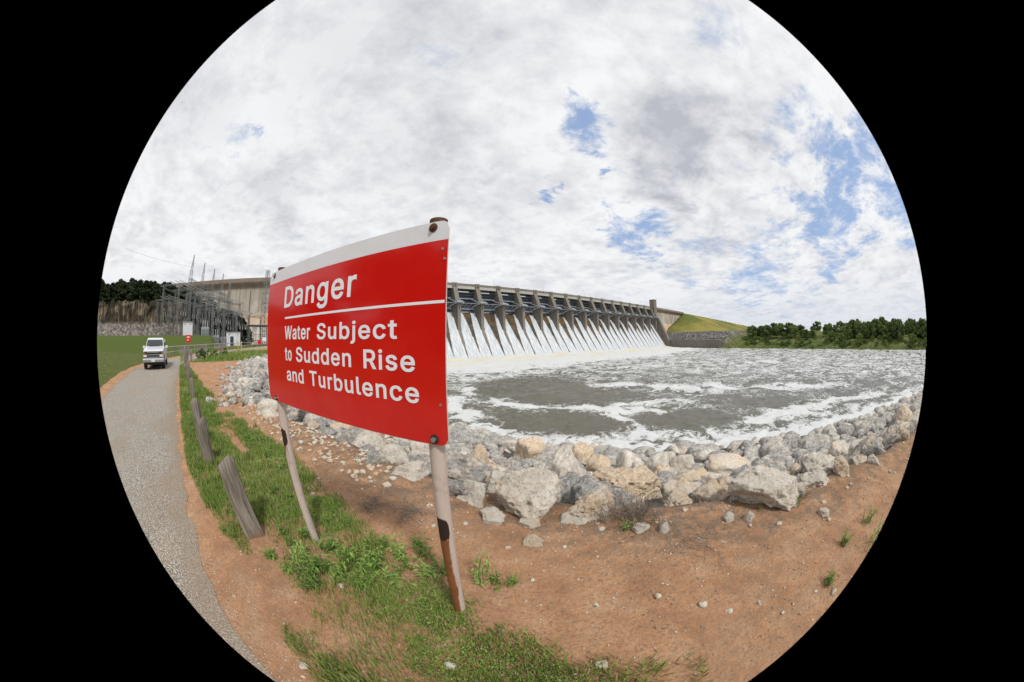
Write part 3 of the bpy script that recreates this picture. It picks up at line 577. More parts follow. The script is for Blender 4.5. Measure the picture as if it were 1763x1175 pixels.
# letter outlines (advance, closed bezier loops in thousandths)
GLYPHS = {"D":[502,[[[271,0,219,0,178,0],[137,0,96,0,96,19],[96,38,96,57,136,57],[175,57,215,57,256,57],[291,65,318,81,345,97],[366,119,379,149,392,179],[399,214,399,255,399,296],[392,331,379,361,366,390],[346,412,320,428,293,444],[260,452,221,452,178,452],[136,452,93,452,93,471],[93,490,93,509,137,509],[181,509,225,509,275,509],[317,499,353,478,388,458],[415,429,433,391,452,353],[462,308,462,255,462,202],[452,157,433,119,414,81],[387,51,351,31,314,10]],[[103,509,125,509,125,339],[125,170,125,0,103,0],[82,0,60,0,60,170],[60,339,60,509,82,509]]]],"a":[389,[[[182,-9,160,-9,136,-9],[114,-4,94,5,75,14],[59,27,48,45,36,62],[30,83,30,108,30,130],[35,147,43,161,52,175],[63,185,78,193,92,201],[108,207,125,211,143,215],[160,218,178,220,201,223],[219,225,234,227,248,228],[258,231,265,235,272,239],[276,245,276,255,276,255],[276,256,276,257,276,272],[273,286,267,297,261,308],[252,316,240,322,228,328],[213,331,196,331,178,331],[162,328,149,322,136,317],[126,309,118,301,110,292],[104,283,100,274,80,280],[61,285,41,291,50,314],[62,332,79,346,95,360],[113,369,133,375,153,381],[173,384,194,384,208,384],[223,383,239,379,255,376],[271,370,286,360,301,351],[313,338,322,320,332,303],[337,280,337,251,337,168],[337,84,337,0,317,0],[297,0,277,0,277,17],[277,35,277,52,275,52],[274,52,272,52,268,43],[261,34,252,25,243,15],[230,7,215,1,200,-5]],[[155,45,170,45,193,45],[212,50,228,59,243,68],[255,79,263,93,271,107],[276,122,276,138,276,155],[276,173,276,190,273,187],[268,184,259,182,251,180],[242,178,231,176,221,174],[210,172,200,171,190,170],[182,169,175,168,161,166],[147,163,134,159,121,154],[111,148,103,139,96,131],[92,119,92,105,92,92],[95,81,102,72,109,63],[118,57,130,52,142,48]]]],"n":[409,[[[114,249,114,227,114,151],[114,76,114,0,93,0],[73,0,53,0,53,126],[53,253,53,379,72,379],[92,379,112,379,112,349],[112,318,112,287,109,287],[106,287,102,287,114,322],[131,347,152,362,174,377],[199,384,227,384,253,384],[276,379,295,369,314,358],[330,342,341,321,352,299],[357,273,357,240,357,160],[357,80,357,0,337,0],[316,0,296,0,296,78],[296,157,296,235,296,265],[288,288,273,304,258,321],[237,329,210,329,192,329],[175,325,161,317,146,309],[135,298,126,283,118,267]]]],"g":[425,[[[238,-151,207,-151,179,-151],[155,-147,134,-140,113,-132],[96,-123,82,-110,69,-98],[58,-84,51,-69,67,-60],[84,-50,101,-41,107,-49],[113,-57,122,-66,130,-75],[141,-82,154,-88,168,-94],[186,-97,207,-97,238,-97],[263,-90,282,-75,302,-60],[311,-37,311,-6,311,19],[311,44,311,68,310,68],[308,68,306,68,301,60],[295,51,287,41,278,32],[267,23,252,16,238,8],[219,5,195,5,164,5],[137,12,113,27,88,41],[69,62,55,90,41,118],[34,152,34,191,34,230],[41,264,55,293,69,322],[88,345,112,361,137,376],[165,384,196,384,220,384],[239,381,253,373,268,365],[280,356,288,346,297,336],[303,327,308,319,309,319],[311,319,313,319,313,339],[313,359,313,379,333,379],[353,379,372,379,372,250],[372,121,372,-9,372,-42],[365,-69,350,-90,335,-111],[316,-126,291,-136,266,-146]],[[181,59,205,59,228,59],[248,64,264,75,280,86],[292,101,300,121,308,141],[312,165,312,193,312,220],[308,243,300,264,292,284],[280,301,264,312,248,324],[228,330,205,330,181,330],[161,324,145,312,129,299],[117,283,109,262,100,242],[96,219,96,193,96,166],[100,143,109,123,117,103],[129,87,145,76,162,65]]]],"e":[403,[[[238,-8,212,-8,175,-8],[143,0,117,16,90,33],[70,56,56,85,41,114],[34,148,34,187,34,226],[41,260,55,290,69,319],[89,343,115,359,141,376],[171,384,205,384,226,384],[246,381,266,374,285,367],[303,356,319,341,335,326],[348,306,357,282,366,258],[371,228,371,194,371,186],[371,178,371,169,272,169],[174,169,75,169,75,187],[75,204,75,221,163,221],[250,221,338,221,329,215],[319,208,310,202,310,227],[306,249,298,269,290,288],[278,303,263,314,247,325],[228,330,205,330,182,330],[163,325,146,313,130,302],[118,288,109,270,100,251],[96,232,96,211,96,200],[96,189,96,178,96,150],[101,126,110,106,120,87],[134,72,151,61,168,51],[189,46,212,46,228,46],[241,48,254,53,266,57],[277,64,285,73,294,82],[301,93,306,105,325,101],[345,96,365,91,359,71],[349,54,335,39,321,24],[303,13,283,4,262,-4]]]],"r":[259,[[[73,0,53,0,53,126],[53,253,53,379,72,379],[92,379,112,379,112,360],[112,340,112,321,113,321],[114,321,115,321,122,340],[135,355,152,367,170,379],[190,385,213,385,218,385],[223,385,229,384,235,384],[240,384,243,384,243,363],[243,343,243,322,242,323],[237,323,230,324,223,325],[215,326,207,326,189,326],[173,322,159,315,145,307],[134,297,126,284,118,270],[114,255,114,237,114,158],[114,79,114,0,93,0]]]],"W":[686,[[[180,0,155,0,109,170],[63,339,16,509,38,509],[60,509,82,509,109,404],[136,300,163,196,168,179],[172,163,175,145,179,128],[183,111,187,94,190,76],[194,58,197,40,194,40],[192,40,189,40,193,58],[196,76,200,94,203,111],[207,128,211,145,215,163],[220,179,224,196,251,300],[279,404,306,509,331,509],[355,509,380,509,407,404],[434,300,462,196,466,179],[470,163,474,145,478,128],[482,111,486,94,490,76],[494,58,497,40,494,40],[491,40,488,40,492,58],[495,76,499,94,502,111],[506,128,510,145,515,163],[519,179,523,196,550,300],[576,404,603,509,625,509],[647,509,670,509,623,339],[577,170,530,0,505,0],[480,0,455,0,426,108],[397,215,368,323,362,344],[357,367,351,391,346,416],[341,444,336,475,341,475],[345,475,350,475,345,445],[340,419,335,395,330,371],[324,347,318,323,289,215],[260,108,230,0,205,0]]]],"t":[227,[[[138,379,204,379,204,362],[204,344,204,327,138,327],[72,327,6,327,6,344],[6,362,6,379,72,379]],[[65,345,65,471,85,471],[106,471,126,471,126,347],[126,222,126,98,126,81],[129,69,136,61,143,54],[154,50,170,50,174,50],[179,50,185,51,191,52],[197,53,202,54,206,36],[209,19,213,2,207,0],[200,-2,192,-3,184,-4],[176,-4,168,-4,136,-4],[110,4,92,21,74,38],[65,62,65,93,65,219]]]],"S":[446,[[[263,-9,224,-9,187,-9],[155,-3,128,9,100,21],[79,38,64,60,49,82],[40,107,38,137,60,137],[82,137,104,137,106,117],[112,101,123,88,134,75],[149,65,166,59,184,52],[203,49,224,49,247,49],[268,53,286,60,304,68],[319,78,329,92,340,105],[346,121,346,139,346,155],[341,169,332,179,323,189],[311,198,296,205,281,211],[264,217,245,222,224,228],[204,234,184,239,142,251],[109,268,86,289,63,311],[52,339,52,372,52,401],[60,426,75,448,90,469],[111,486,138,498,164,510],[194,516,227,516,261,516],[290,510,316,498,342,486],[362,469,377,449,392,428],[400,404,401,378,380,378],[358,378,337,378,335,403],[323,423,302,437,281,451],[256,459,225,459,203,459],[184,455,167,448,151,441],[138,431,129,418,120,406],[115,391,115,376,115,358],[120,344,131,334,142,323],[154,314,169,308,184,302],[199,297,212,293,230,289],[247,284,264,279,279,275],[295,270,312,264,328,257],[344,248,359,238,373,227],[385,214,395,198,404,181],[408,162,408,139,408,111],[401,86,386,64,372,41],[351,24,323,11,296,-2]]]],"u":[410,[[[211,-5,182,-5,157,-5],[134,0,115,11,95,21],[80,37,69,59,58,80],[53,107,53,139,53,219],[53,299,53,379,73,379],[93,379,114,379,114,301],[114,222,114,144,114,114],[121,91,137,75,152,58],[173,50,200,50,218,50],[235,54,249,62,264,70],[275,81,283,97,292,112],[296,131,296,153,296,228],[296,304,296,379,316,379],[337,379,357,379,357,253],[357,126,357,0,337,0],[318,0,298,0,298,31],[298,61,298,92,301,92],[304,92,307,92,295,57],[279,32,257,17,235,2]]]],"b":[424,[[[261,-8,229,-8,206,-8],[187,-4,172,4,158,12],[146,21,138,31,129,42],[123,51,118,59,116,59],[114,59,112,59,112,39],[112,20,112,0,92,0],[72,0,53,0,53,170],[53,339,53,509,73,509],[93,509,114,509,114,446],[114,382,114,319,115,319],[117,319,118,319,123,327],[129,336,137,346,145,356],[157,365,171,373,186,381],[205,384,229,384,261,384],[289,376,313,361,337,345],[356,322,370,293,383,263],[390,229,390,189,390,149],[383,114,370,84,356,55],[337,32,313,16,289,0]],[[197,47,220,47,244,47],[263,53,279,66,295,78],[308,95,316,117,324,138],[328,162,328,189,328,216],[324,240,316,261,308,282],[296,299,280,311,264,324],[244,330,220,330,197,330],[177,324,161,312,145,300],[133,284,125,263,117,242],[113,217,113,189,113,161],[117,136,125,115,133,94],[146,77,162,65,178,53]]]],"j":[166,[[[53,243,53,379,73,379],[93,379,114,379,114,243],[114,106,114,-30,114,-53],[110,-73,102,-90,93,-107],[81,-120,65,-129,48,-138],[28,-143,4,-143,-1,-143],[-5,-143,-10,-143,-10,-124],[-10,-105,-10,-87,-6,-87],[-2,-87,2,-87,20,-87],[32,-82,40,-72,49,-62],[53,-48,53,-29,53,107]],[[95,443,83,443,72,443],[62,447,53,455,45,462],[41,472,41,483,41,494],[45,504,53,512,62,520],[72,524,83,524,95,524],[105,520,114,512,122,504],[126,494,126,483,126,472],[122,462,114,455,105,447]]]],"c":[395,[[[226,-8,207,-8,173,-8],[143,0,117,16,91,33],[71,56,56,85,41,114],[34,149,34,187,34,227],[41,262,56,291,71,321],[91,343,117,360,143,376],[173,384,207,384,226,384],[243,382,260,377,276,372],[292,365,305,356,319,347],[330,335,340,322,350,309],[357,294,362,277,342,272],[322,267,303,262,300,272],[296,281,290,289,285,297],[278,305,270,311,262,317],[253,322,242,325,232,328],[220,330,207,330,182,330],[161,323,145,310,129,297],[116,280,108,258,100,237],[96,213,96,187,96,162],[100,139,108,117,116,96],[129,79,145,66,161,53],[182,46,207,46,220,46],[232,48,243,52,253,55],[263,60,271,66,279,72],[286,80,292,89,297,97],[301,107,304,117,324,112],[343,107,363,102,358,85],[351,70,341,56,332,43],[320,31,306,21,293,12],[277,4,261,-1,244,-6]]]],"o":[415,[[[242,-8,207,-8,173,-8],[143,0,117,16,91,33],[71,56,56,85,41,114],[34,149,34,187,34,227],[41,262,56,291,71,321],[91,343,117,360,143,376],[173,384,207,384,242,384],[273,376,299,360,325,343],[345,321,359,291,374,262],[381,227,381,187,381,149],[374,114,359,85,345,56],[325,33,299,16,273,0]],[[182,46,207,46,233,46],[254,53,270,66,287,79],[299,96,307,117,315,139],[319,162,319,187,319,213],[315,236,307,258,299,280],[287,297,270,310,254,323],[233,330,207,330,182,330],[161,323,145,310,129,297],[116,280,108,258,100,237],[96,213,96,187,96,162],[100,139,108,117,116,96],[129,79,145,66,161,53]]]],"d":[424,[[[219,-8,195,-8,164,-8],[136,0,111,16,87,32],[68,55,55,84,41,114],[34,149,34,189,34,229],[41,263,55,293,69,322],[88,345,112,361,136,376],[164,384,196,384,219,384],[238,381,253,373,268,365],[279,356,287,346,296,336],[302,327,306,319,308,319],[309,319,311,319,311,382],[311,446,311,509,331,509],[351,509,372,509,372,339],[372,170,372,0,352,0],[332,0,313,0,313,20],[313,39,313,59,311,59],[309,59,307,59,302,51],[295,42,287,31,278,21],[267,12,252,4,238,-4]],[[181,47,205,47,227,47],[247,53,263,65,279,77],[291,94,299,115,308,136],[312,161,312,189,312,217],[308,242,300,263,292,284],[279,300,263,312,247,324],[228,330,205,330,181,330],[161,324,145,311,129,299],[116,282,108,261,100,240],[96,216,96,189,96,162],[100,138,109,117,117,95],[129,78,145,66,161,53]]]],"R":[449,[[[82,0,60,0,60,170],[60,339,60,509,119,509],[177,509,236,509,275,509],[307,502,333,489,359,475],[378,457,390,433,403,410],[409,382,409,352,409,321],[403,295,390,271,378,248],[359,230,333,217,307,204],[275,198,236,198,189,198],[143,198,96,198,96,217],[96,236,96,255,142,255],[188,255,234,255,260,255],[281,259,298,267,314,275],[326,286,334,300,341,315],[345,332,345,352,345,372],[341,390,334,405,326,420],[314,431,298,440,281,448],[259,452,233,452,197,452],[161,452,125,452,125,301],[125,151,125,0,103,0]],[[378,0,353,0,312,76],[271,153,230,229,254,229],[279,229,303,229,344,153],[386,76,428,0,403,0]]]],"i":[166,[[[73,0,53,0,53,126],[53,253,53,379,73,379],[93,379,114,379,114,253],[114,126,114,0,93,0]],[[95,443,84,443,72,443],[62,447,54,455,45,462],[41,472,41,483,41,494],[45,504,54,512,62,520],[72,524,84,524,95,524],[106,520,114,512,122,504],[126,494,126,483,126,472],[122,462,114,455,106,447]]]],"s":[365,[[[211,-8,182,-8,156,-8],[133,-4,112,3,92,11],[75,23,62,38,49,53],[40,72,36,94,55,98],[74,102,94,107,99,86],[109,70,124,60,139,50],[158,45,181,45,208,45],[229,51,244,62,260,74],[268,87,268,103,268,116],[263,127,254,136,245,144],[231,151,212,155,191,160],[170,165,149,170,115,178],[89,191,72,208,55,225],[47,247,47,274,47,296],[53,315,65,332,77,348],[94,361,115,370,136,380],[160,384,187,384,213,384],[235,380,254,372,272,365],[287,353,299,339,310,325],[319,309,324,290,305,286],[287,281,268,277,263,292],[255,304,243,316,230,327],[212,333,187,333,165,333],[146,327,131,317,116,306],[109,293,109,277,109,263],[114,252,124,243,134,235],[150,228,172,223,191,218],[210,214,229,209,264,201],[290,188,306,171,323,154],[331,133,331,107,331,84],[325,64,312,47,300,30],[282,16,260,6,237,-3]]]],"T":[448,[[[85,452,32,452,32,471],[32,490,32,509,160,509],[288,509,417,509,417,490],[417,471,417,452,363,452],[310,452,257,452,257,301],[257,151,257,0,235,0],[214,0,193,0,193,151],[193,301,193,452,139,452]]]],"l":[189,[[[147,-2,139,-2,110,-2],[88,5,74,20,60,35],[53,57,53,84,53,226],[53,367,53,509,73,509],[93,509,114,509,114,372],[114,235,114,99,114,81],[116,69,120,62,125,55],[133,52,146,52,152,52],[157,52,160,53,164,53],[167,54,170,54,173,37],[177,20,181,3,175,1],[169,0,162,-1,154,-2]]]]}
def glyph_mesh(loops, off):
    """fill one letter: sampled loops, thickened, kept where the winding number is not zero"""
    P, E = [], []; LP = []
    for lp in loops:
        q = []
        for i in range(len(lp)):
            a, b_ = lp[i], lp[(i+1) % len(lp)]; p0, p1, p2, p3 = (np.array(v, float)/1000 for v in (a[2:4], a[4:6], b_[0:2], b_[2:4]))
            straight = abs(np.cross(p1-p0, p3-p0))+abs(np.cross(p2-p0, p3-p0)) < 1e-5
            for t in ([0] if straight else np.arange(0, 1, 1/7)): q.append((1-t)**3*p0+3*t*(1-t)**2*p1+3*t*t*(1-t)*p2+t**3*p3)
        q = np.array([v for i, v in enumerate(q) if np.hypot(*(v-q[i-1])) > 1e-4]); LP.append(q)
    area = lambda q: .5*np.sum(q[:, 0]*np.roll(q[:, 1], -1)-np.roll(q[:, 0], -1)*q[:, 1])
    sg = np.sign(max((area(q) for q in LP), key=abs)); res = []
    for q in LP:
        d0 = q-np.roll(q, 1, 0); d1 = np.roll(q, -1, 0)-q; n0 = np.stack([d0[:, 1], -d0[:, 0]], -1)/np.linalg.norm(d0, axis=1)[:, None]; n1 = np.stack([d1[:, 1], -d1[:, 0]], -1)/np.linalg.norm(d1, axis=1)[:, None]
        m = n0+n1; m /= np.maximum((m*n0).sum(1), .35)[:, None]; res.append(q+m*off*sg)
    for q in res: b = len(P); P += [Vector(v) for v in q]; E += [(b+i, b+(i+1) % len(q)) for i in range(len(q))]
    from mathutils.geometry import delaunay_2d_cdt
    V, _, F = delaunay_2d_cdt(P, E, [], 0, 1e-6)[:3]; out = []
    for f in F:
        c = sum((V[i] for i in f), Vector((0, 0)))/len(f); wn = 0
        for q in res:
            a = np.arctan2(q[:, 1]-c.y, q[:, 0]-c.x); d = np.roll(a, -1)-a; d = (d+np.pi) % (2*np.pi)-np.pi; wn += round(d.sum()/(2*np.pi))
        if wn: out.append(tuple(f))
    return [tuple(v) for v in V], out
def word(txt, x0, x1, y, cap, w_=.0):
    VV, FF, x = [], [], 0
    for ch in txt:
        V, F = glyph_mesh(GLYPHS[ch][1], .0135); b = len(VV); VV += [(v[0]+x, v[1], 0) for v in V]; FF += [tuple(i+b for i in f) for f in F]; x += GLYPHS[ch][0]/1000+.05
    me = bpy.data.meshes.new('lettering'); me.from_pydata(VV, [], FF); bm = bmesh.new(); bm.from_mesh(me); bmesh.ops.delete(bm, geom=[v for v in bm.verts if not v.link_faces], context='VERTS'); bm.to_mesh(me); bm.free()
    return me, np.array([v.co[:] for v in me.vertices])
def text_line(txt, x0, x1, y, cap, capref):
    me, V = word(txt, x0, x1, y, cap); kx = (x1-x0)/(V[:, 0].max()-V[:, 0].min()); ky = cap/capref; xm = V[:, 0].min()
    for v in me.vertices: v.co = ((v.co.x-xm)*kx+x0, v.co.y*ky+y, .0034)
    bm = bmesh.new(); bm.from_mesh(me); r = bmesh.ops.extrude_face_region(bm, geom=bm.faces[:]); bmesh.ops.translate(bm, vec=(0, 0, -.0014), verts=[g for g in r['geom'] if isinstance(g, bmesh.types.BMVert)]); bmesh.ops.recalc_face_normals(bm, faces=bm.faces); bm.to_mesh(me); bm.free()
    return sgn(link('lettering', me, M_let, ds))
_m, _V = word('D', 0, 1, 0, 1); CAP = _V[:, 1].max()
text_line('Danger', -.5113, .2895, .190, .1395, CAP)
# the words of each line are set one by one, as on the photograph
for txt, y, cap, runs in [('Water Subject', -.0238, .0855, [('Water', -.4877, -.1350), ('Subject', -.055, .5757)]), ('to', -.1635, .088, [('to', -.4845, -.382), ('Sudden', -.3180, .262), ('Rise', .3583, .6719)]), ('and', -.297, .086, [('and', -.4702, -.2300), ('Turbulence', -.1524, .6882)])]:
    for wd_, x0, x1 in runs: text_line(wd_, x0, x1, y, cap, CAP)
M_rustb = plain('rusted_bolt', (.12, .055, .03), .7, .4, .5, 60); M_bolt = plain('dark_washer', (.035, .033, .03), .5, .3, .3, 40); M_steel = plain('bolt_steel', (.45, .45, .44), .35, .8, .2, 40)
def disc(x, y, r, h, z0=.0015, n=18): return MB().prism([(x+r*math.cos(2*math.pi*k/n), y+r*math.sin(2*math.pi*k/n)) for k in range(n)], flat, z0, z0+h)
for x, y, r, mt in ((.7444, .4495, .021, M_rustb), (-.7384, .4465, .019, M_bolt), (.755, -.449, .021, M_bolt), (-.70, -.455, .02, M_bolt)):
    wsh = sgn(disc(x, y, r, .004).build('washer', mt, ds)); hd = disc(x, y, r*.55, .012, .0055, 6); hd.build('bolt_head', M_rustb if mt is M_rustb else M_steel, wsh)
for x, y in ((.7987, .344), (.811, .300), (.7941, -.2949), (-.81, .33), (-.81, -.25)): sgn(disc(x, y, .006, .003, n=10).build('rivet', M_steel, ds))
M_stain = M_bolt
def sign_post(u0, lean, bot, burn_at, burn_side, nm):
    n = 20; ys = np.linspace(bot, .492, 90); V = []; ru = []; bu = []
    for y in ys:
        for k in range(n):
            a = 2*math.pi*k/n; V.append((u0+lean*(y+.48)+.0375*math.cos(a), y, -.044+.0375*math.sin(a)))
            lf = math.cos(a-burn_side)*.8
            ru.append(np.clip((burn_at-y)*6, 0, .75)*(.3+.75*lf)*(1 if nm == 'r' else math.exp(-((y-burn_at)/.35)**2)) if y < burn_at else -.3); bu.append(math.exp(-((y-burn_at+.06)/.085)**4)*(.3+.8*lf)+(.45*max(0, lf-.2) if -.62 < y < -.47 else 0))
    i = np.arange(len(ys)*n).reshape(len(ys), n); j = np.roll(i, -1, 1); F = np.stack([i[:-1], j[:-1], j[1:], i[1:]], -1).reshape(-1, 4)
    me = npmesh('post', np.array(V), F); vattr(me, 'rust', ru); vattr(me, 'burn', bu)
    o = sgn(link('post', me, M_post, ds, smooth=True)); c = sgn(disc(u0, -.044, .041, .012).build('post_cap', M_rustb, ds))
    cm = MB().prism([(u0+lean*.97+.042*math.cos(2*math.pi*k/18), -.044+.042*math.sin(2*math.pi*k/18)) for k in range(18)], lambda p, q, t: (p, t, q), .486, .502); c.data = cm.mesh('post_cap'); c.data.materials.append(M_rustb)
    return o
sign_post(.738, .004, -1.86, -.90, 1.9, 'r'); sign_post(-.70, .012, -1.88, -.70, 1.72, 'l')

# ------------------------------------------------------------------ rocks
def rock_mesh(seed, sub=4, sc=(1, 1, 1), tan_=.0, grey=.0, rough=1., cuts=10, flatten=0, base=0):
    r = random.Random(seed); bm = bmesh.new(); bmesh.ops.create_icosphere(bm, subdivisions=sub, radius=1)
    pls = []
    for _ in range(cuts):
        v = Vector((r.gauss(0, 1), r.gauss(0, 1), r.gauss(0, 1))).normalized(); pls.append((v, r.uniform(.48, .9)))
    if flatten: pls.append((Vector((r.uniform(-.1, .1), r.uniform(-.15, .05), 1)).normalized(), flatten))
    off = Vector((seed*3.17 % 50, seed*7.7 % 50, seed*1.3 % 50))
    for v in bm.verts:
        dcn = v.co.normalized(); k = 6.5; acc = 0
        for pn, pd in pls:
            dt = dcn.dot(pn)
            if dt > .05: acc += (dt/pd)**44
        rad = min(1.05, acc**(-1/44)) if acc > 0 else 1.05
        p = dcn*rad; q = p*1.0+off
        f1 = mn.fractal(q*1.5, 1., 2., 4)*.075; f2 = (mn.fractal(q*5.5, .7, 2.1, 5)*.055-abs(mn.noise(q*2.6))*.10)*rough
        vd = mn.voronoi(q*3.6)[0][0]; pit = -.16*rough*max(0, 1-vd/.34)**.7 if mn.noise(q*1.3) > -.02 else 0
        p = p+dcn*(f1+f2+pit)
        if base and p.z < 0: kb = 1+.42*min(1, -p.z/.55); p = Vector((p.x*kb, p.y*kb, p.z))
        v.co = Vector((p.x*sc[0], p.y*sc[1], p.z*sc[2]))
    me = bpy.data.meshes.new('rock'); bm.to_mesh(me); n = len(me.vertices); bm.free()
    vattr(me, 'tan', [tan_]*n); vattr(me, 'grey', [grey]*n); me.polygons.foreach_set('use_smooth', [True]*len(me.polygons)); me.materials.append(M_rock); return me
def ground_hit(px, py):
    """where the line of sight through a place on the photograph meets the bank"""
    d = photo_dir(px, py); lo, hi = .3, 400.
    for _ in range(3000):
        pass
        break
    t = .5; prev = t
    while t < 400:
        if EYE+d.z*t < gz(d.x*t, d.y*t): break
        prev = t; t *= 1.01
    for _ in range(20):
        mdl = (prev+t)/2
        if EYE+d.z*mdl < gz(d.x*mdl, d.y*mdl): t = mdl
        else: prev = mdl
    return d.x*t, d.y*t, gz(d.x*t, d.y*t), t
BIG = [  # left, right, top, bottom on the photograph; depth ratio; tan, grey; flatten; label
 (850, 975, 797, 886, .75, .05, -.05, 0, 'largest pale limestone boulder with an orange pocket, right of the sign post', 2),
 (938, 1010, 776, 842, .9, -.2, .45, 0, 'round pitted grey boulder right behind the largest pale boulder', 5),
 (1000, 1156, 806, 870, .7, .5, .0, .35, 'long flat tan slab with a squared grey end, right of the pale boulders', 7),
 (962, 1060, 838, 900, .8, .2, -.15, .6, 'white blocky boulder in front of the flat tan slab', 9),
 (784, 845, 816, 866, .9, -.2, .35, 0, 'grey pointed boulder left of the largest pale boulder', 11),
 (826, 886, 808, 850, .9, -.2, .3, 0, 'mottled grey boulder behind the pointed grey one', 13),
 (880, 950, 760, 800, .7, .75, -.1, .5, 'flat orange topped boulder above the dry grass', 15),
 (975, 1030, 768, 800, .8, .6, .1, .5, 'brown tan boulder at the top of the pile near the water', 17),
 (1006, 1056, 782, 822, .6, .55, -.2, 0, 'upright wedge of tan stone behind the flat slab', 19),
 (1226, 1370, 810, 874, .7, -.15, .0, .45, 'broad white slab riddled with pits, on the right part of the bank', 21),
 (798, 850, 764, 818, .8, .5, .3, 0, 'dark brown boulder with a tan face beside the sign post', 23),
 (762, 820, 796, 830, .8, -.1, -.05, .6, 'whitish boulder just right of the sign post', 25),
 (672, 746, 794, 826, .7, -.1, -.1, .55, 'whitish angular block just left of the right sign post', 27),
 (648, 706, 766, 800, .7, -.2, .1, .6, 'pale flat boulder under the bottom edge of the red sign', 29),
 (704, 748, 756, 796, .8, -.2, .1, 0, 'upright pale stone under the lower right corner of the sign', 31),
 (556, 640, 726, 762, .7, .45, -.1, .4, 'tan slab seen between the two sign posts under the sign', 33),
 (1052, 1110, 778, 822, .9, -.2, .5, 0, 'dark grey pitted boulder behind the end of the tan slab', 35),
 (1105, 1160, 782, 825, .9, -.2, .55, 0, 'dark grey boulder left of the brown stone at the middle right', 37),
 (1150, 1200, 782, 818, .9, -.2, .5, 0, 'dark grey rounded boulder right of the tan slab', 39),
 (1172, 1216, 808, 840, .9, .5, .2, 0, 'tan brown stone between the grey boulders and the white slab', 41),
 (1206, 1290, 788, 822, .8, .1, .25, 0, 'grey white pitted boulder behind the white slab', 43),
 (1360, 1440, 772, 826, .9, -.2, .15, 0, 'big white pitted boulder at the right above the red bank', 45),
 (1450, 1500, 756, 796, .9, -.2, .15, 0, 'white boulder at the far right edge of the rocks', 47),
 (1424, 1462, 784, 818, .9, .6, .1, 0, 'tan boulder right of the big white pitted boulder', 49),
 (1366, 1430, 820, 842, .8, -.2, .2, 0, 'low grey stone under the big white pitted boulder', 51),
 (1360, 1388, 832, 858, .8, -.1, .1, 0, 'small upright pale stone at the right end of the white slab', 53),
 (822, 872, 874, 904, .8, .0, .0, 0, 'small pale stone lying in front of the largest boulder', 55),
 (892, 936, 894, 912, .8, .1, -.1, .5, 'thin flat pale stone on the red dirt', 57),
 (896, 943, 919, 945, .8, .35, -.1, 0, 'white stone with orange stains alone on the red dirt', 59),
 (1082, 1116, 902, 918, .8, .1, -.1, .5, 'flat small stone near the dry brush', 61),
 (1130, 1152, 894, 914, .8, -.1, .1, 0, 'small grey block right of the dry brush', 63),
 (1236, 1262, 880, 898, .8, -.1, .1, 0, 'small grey stone below the white slab', 65),
 (1278, 1298, 880, 898, .8, .0, .1, 0, 'small pale upright stone below the white slab', 67),
 (1402, 1426, 876, 890, .8, .2, -.1, .5, 'little flat stone on the dirt at the far right', 69),
 (440, 510, 688, 716, .8, -.1, .1, .6, 'pale stone at the foot of the left edge of the red sign', 71),
 (405, 445, 652, 668, .8, -.1, .1, .6, 'flat pale stone on the left bank near the rubble', 73),
 (630, 690, 744, 768, .8, -.1, .2, 0, 'pale stone in the rubble below the middle of the sign', 75)]
big_xy = []
for x0, x1, y0, y1, dep, tn_, gr_, fl, lab, sd in BIG:
    X, Y, Z, dist = ground_hit((x0+x1)/2, y1-2); da = photo_dir(x0, y1); db = photo_dir(x1, y1); wd_ = (da-db).length*dist*.98
    dt_ = photo_dir((x0+x1)/2, y0); bk = 1+wd_*.35*dep/max(dist, 1); tz = EYE+dt_.z/math.hypot(dt_.x, dt_.y)*(math.hypot(X, Y)*bk); el_ = math.asin(min(1, EYE/dist)) if dist < 30 else 0.; h_a = (photo_dir((x0+x1)/2, y0)-photo_dir((x0+x1)/2, y1)).length*dist; hh = max(.30*wd_, (h_a-wd_*dep*.7*math.sin(el_))/math.cos(el_))
    near = math.hypot(X, Y) < 6
    gr_ -= .45
    me = rock_mesh(sd, (6 if sd in (2, 7, 9, 21) else 5) if near and wd_ > .2 else 4, (1, dep, .62 if not fl else .62), tn_, gr_, 1., 10, fl or 0, 1)
    co = np.array([v.co[:] for v in me.vertices]); ex = co.max(0)-co.min(0)
    o = link('boulder' if wd_ > .35 else 'stone', me); ang = math.atan2(X, Y)
    sx = wd_/ex[0]; sz = hh/(ex[2]*.66); o.scale = (sx, (sx+sz)/2, sz); o.rotation_euler = (0, 0, -ang+random.uniform(-.15, .15))
    un = Vector((X, Y, 0)).normalized(); o.location = (X+un.x*wd_*dep*.36, Y+un.y*wd_*dep*.36, Z-co.min(0)[2]*sz-ex[2]*sz*.34)
    tag(o, lab, 'boulder' if wd_ > .35 else 'stone'); big_xy.append((o.location.x, o.location.y, wd_*.5))
protos = [rock_mesh(200+i, 5, (1, random.uniform(.7, 1), random.uniform(.55, .85)), random.choice([-.2, -.1, .1, .4]), random.choice([.05, .35, .55, .8]), 1.2) for i in range(10)]
protos_lo = [rock_mesh(300+i, 3 if i < 4 else 4, (1, random.uniform(.65, 1), random.uniform(.5, .8)), random.choice([-.3, -.2, .1]), random.choice([.55, .75, 1.0]), 1.2, 8) for i in range(6)]
cand = []
for t in np.arange(-14, 15, .62):
    for s in np.arange(2.75, 13, .62):
        tt, s2 = t+random.uniform(-.28, .28), s+random.uniform(-.25, .25); s2 += float(edge_s(tt))-2.5
        X, Y = xy(tt, s2)
        if any(math.hypot(X-bx, Y-by) < br*.8 for bx, by, br in big_xy): continue
        if random.random() < (.3 if s2 < 4.5 else .12): continue
        cand.append((math.hypot(X, Y)+random.uniform(0, 1.5), X, Y, tt, s2))
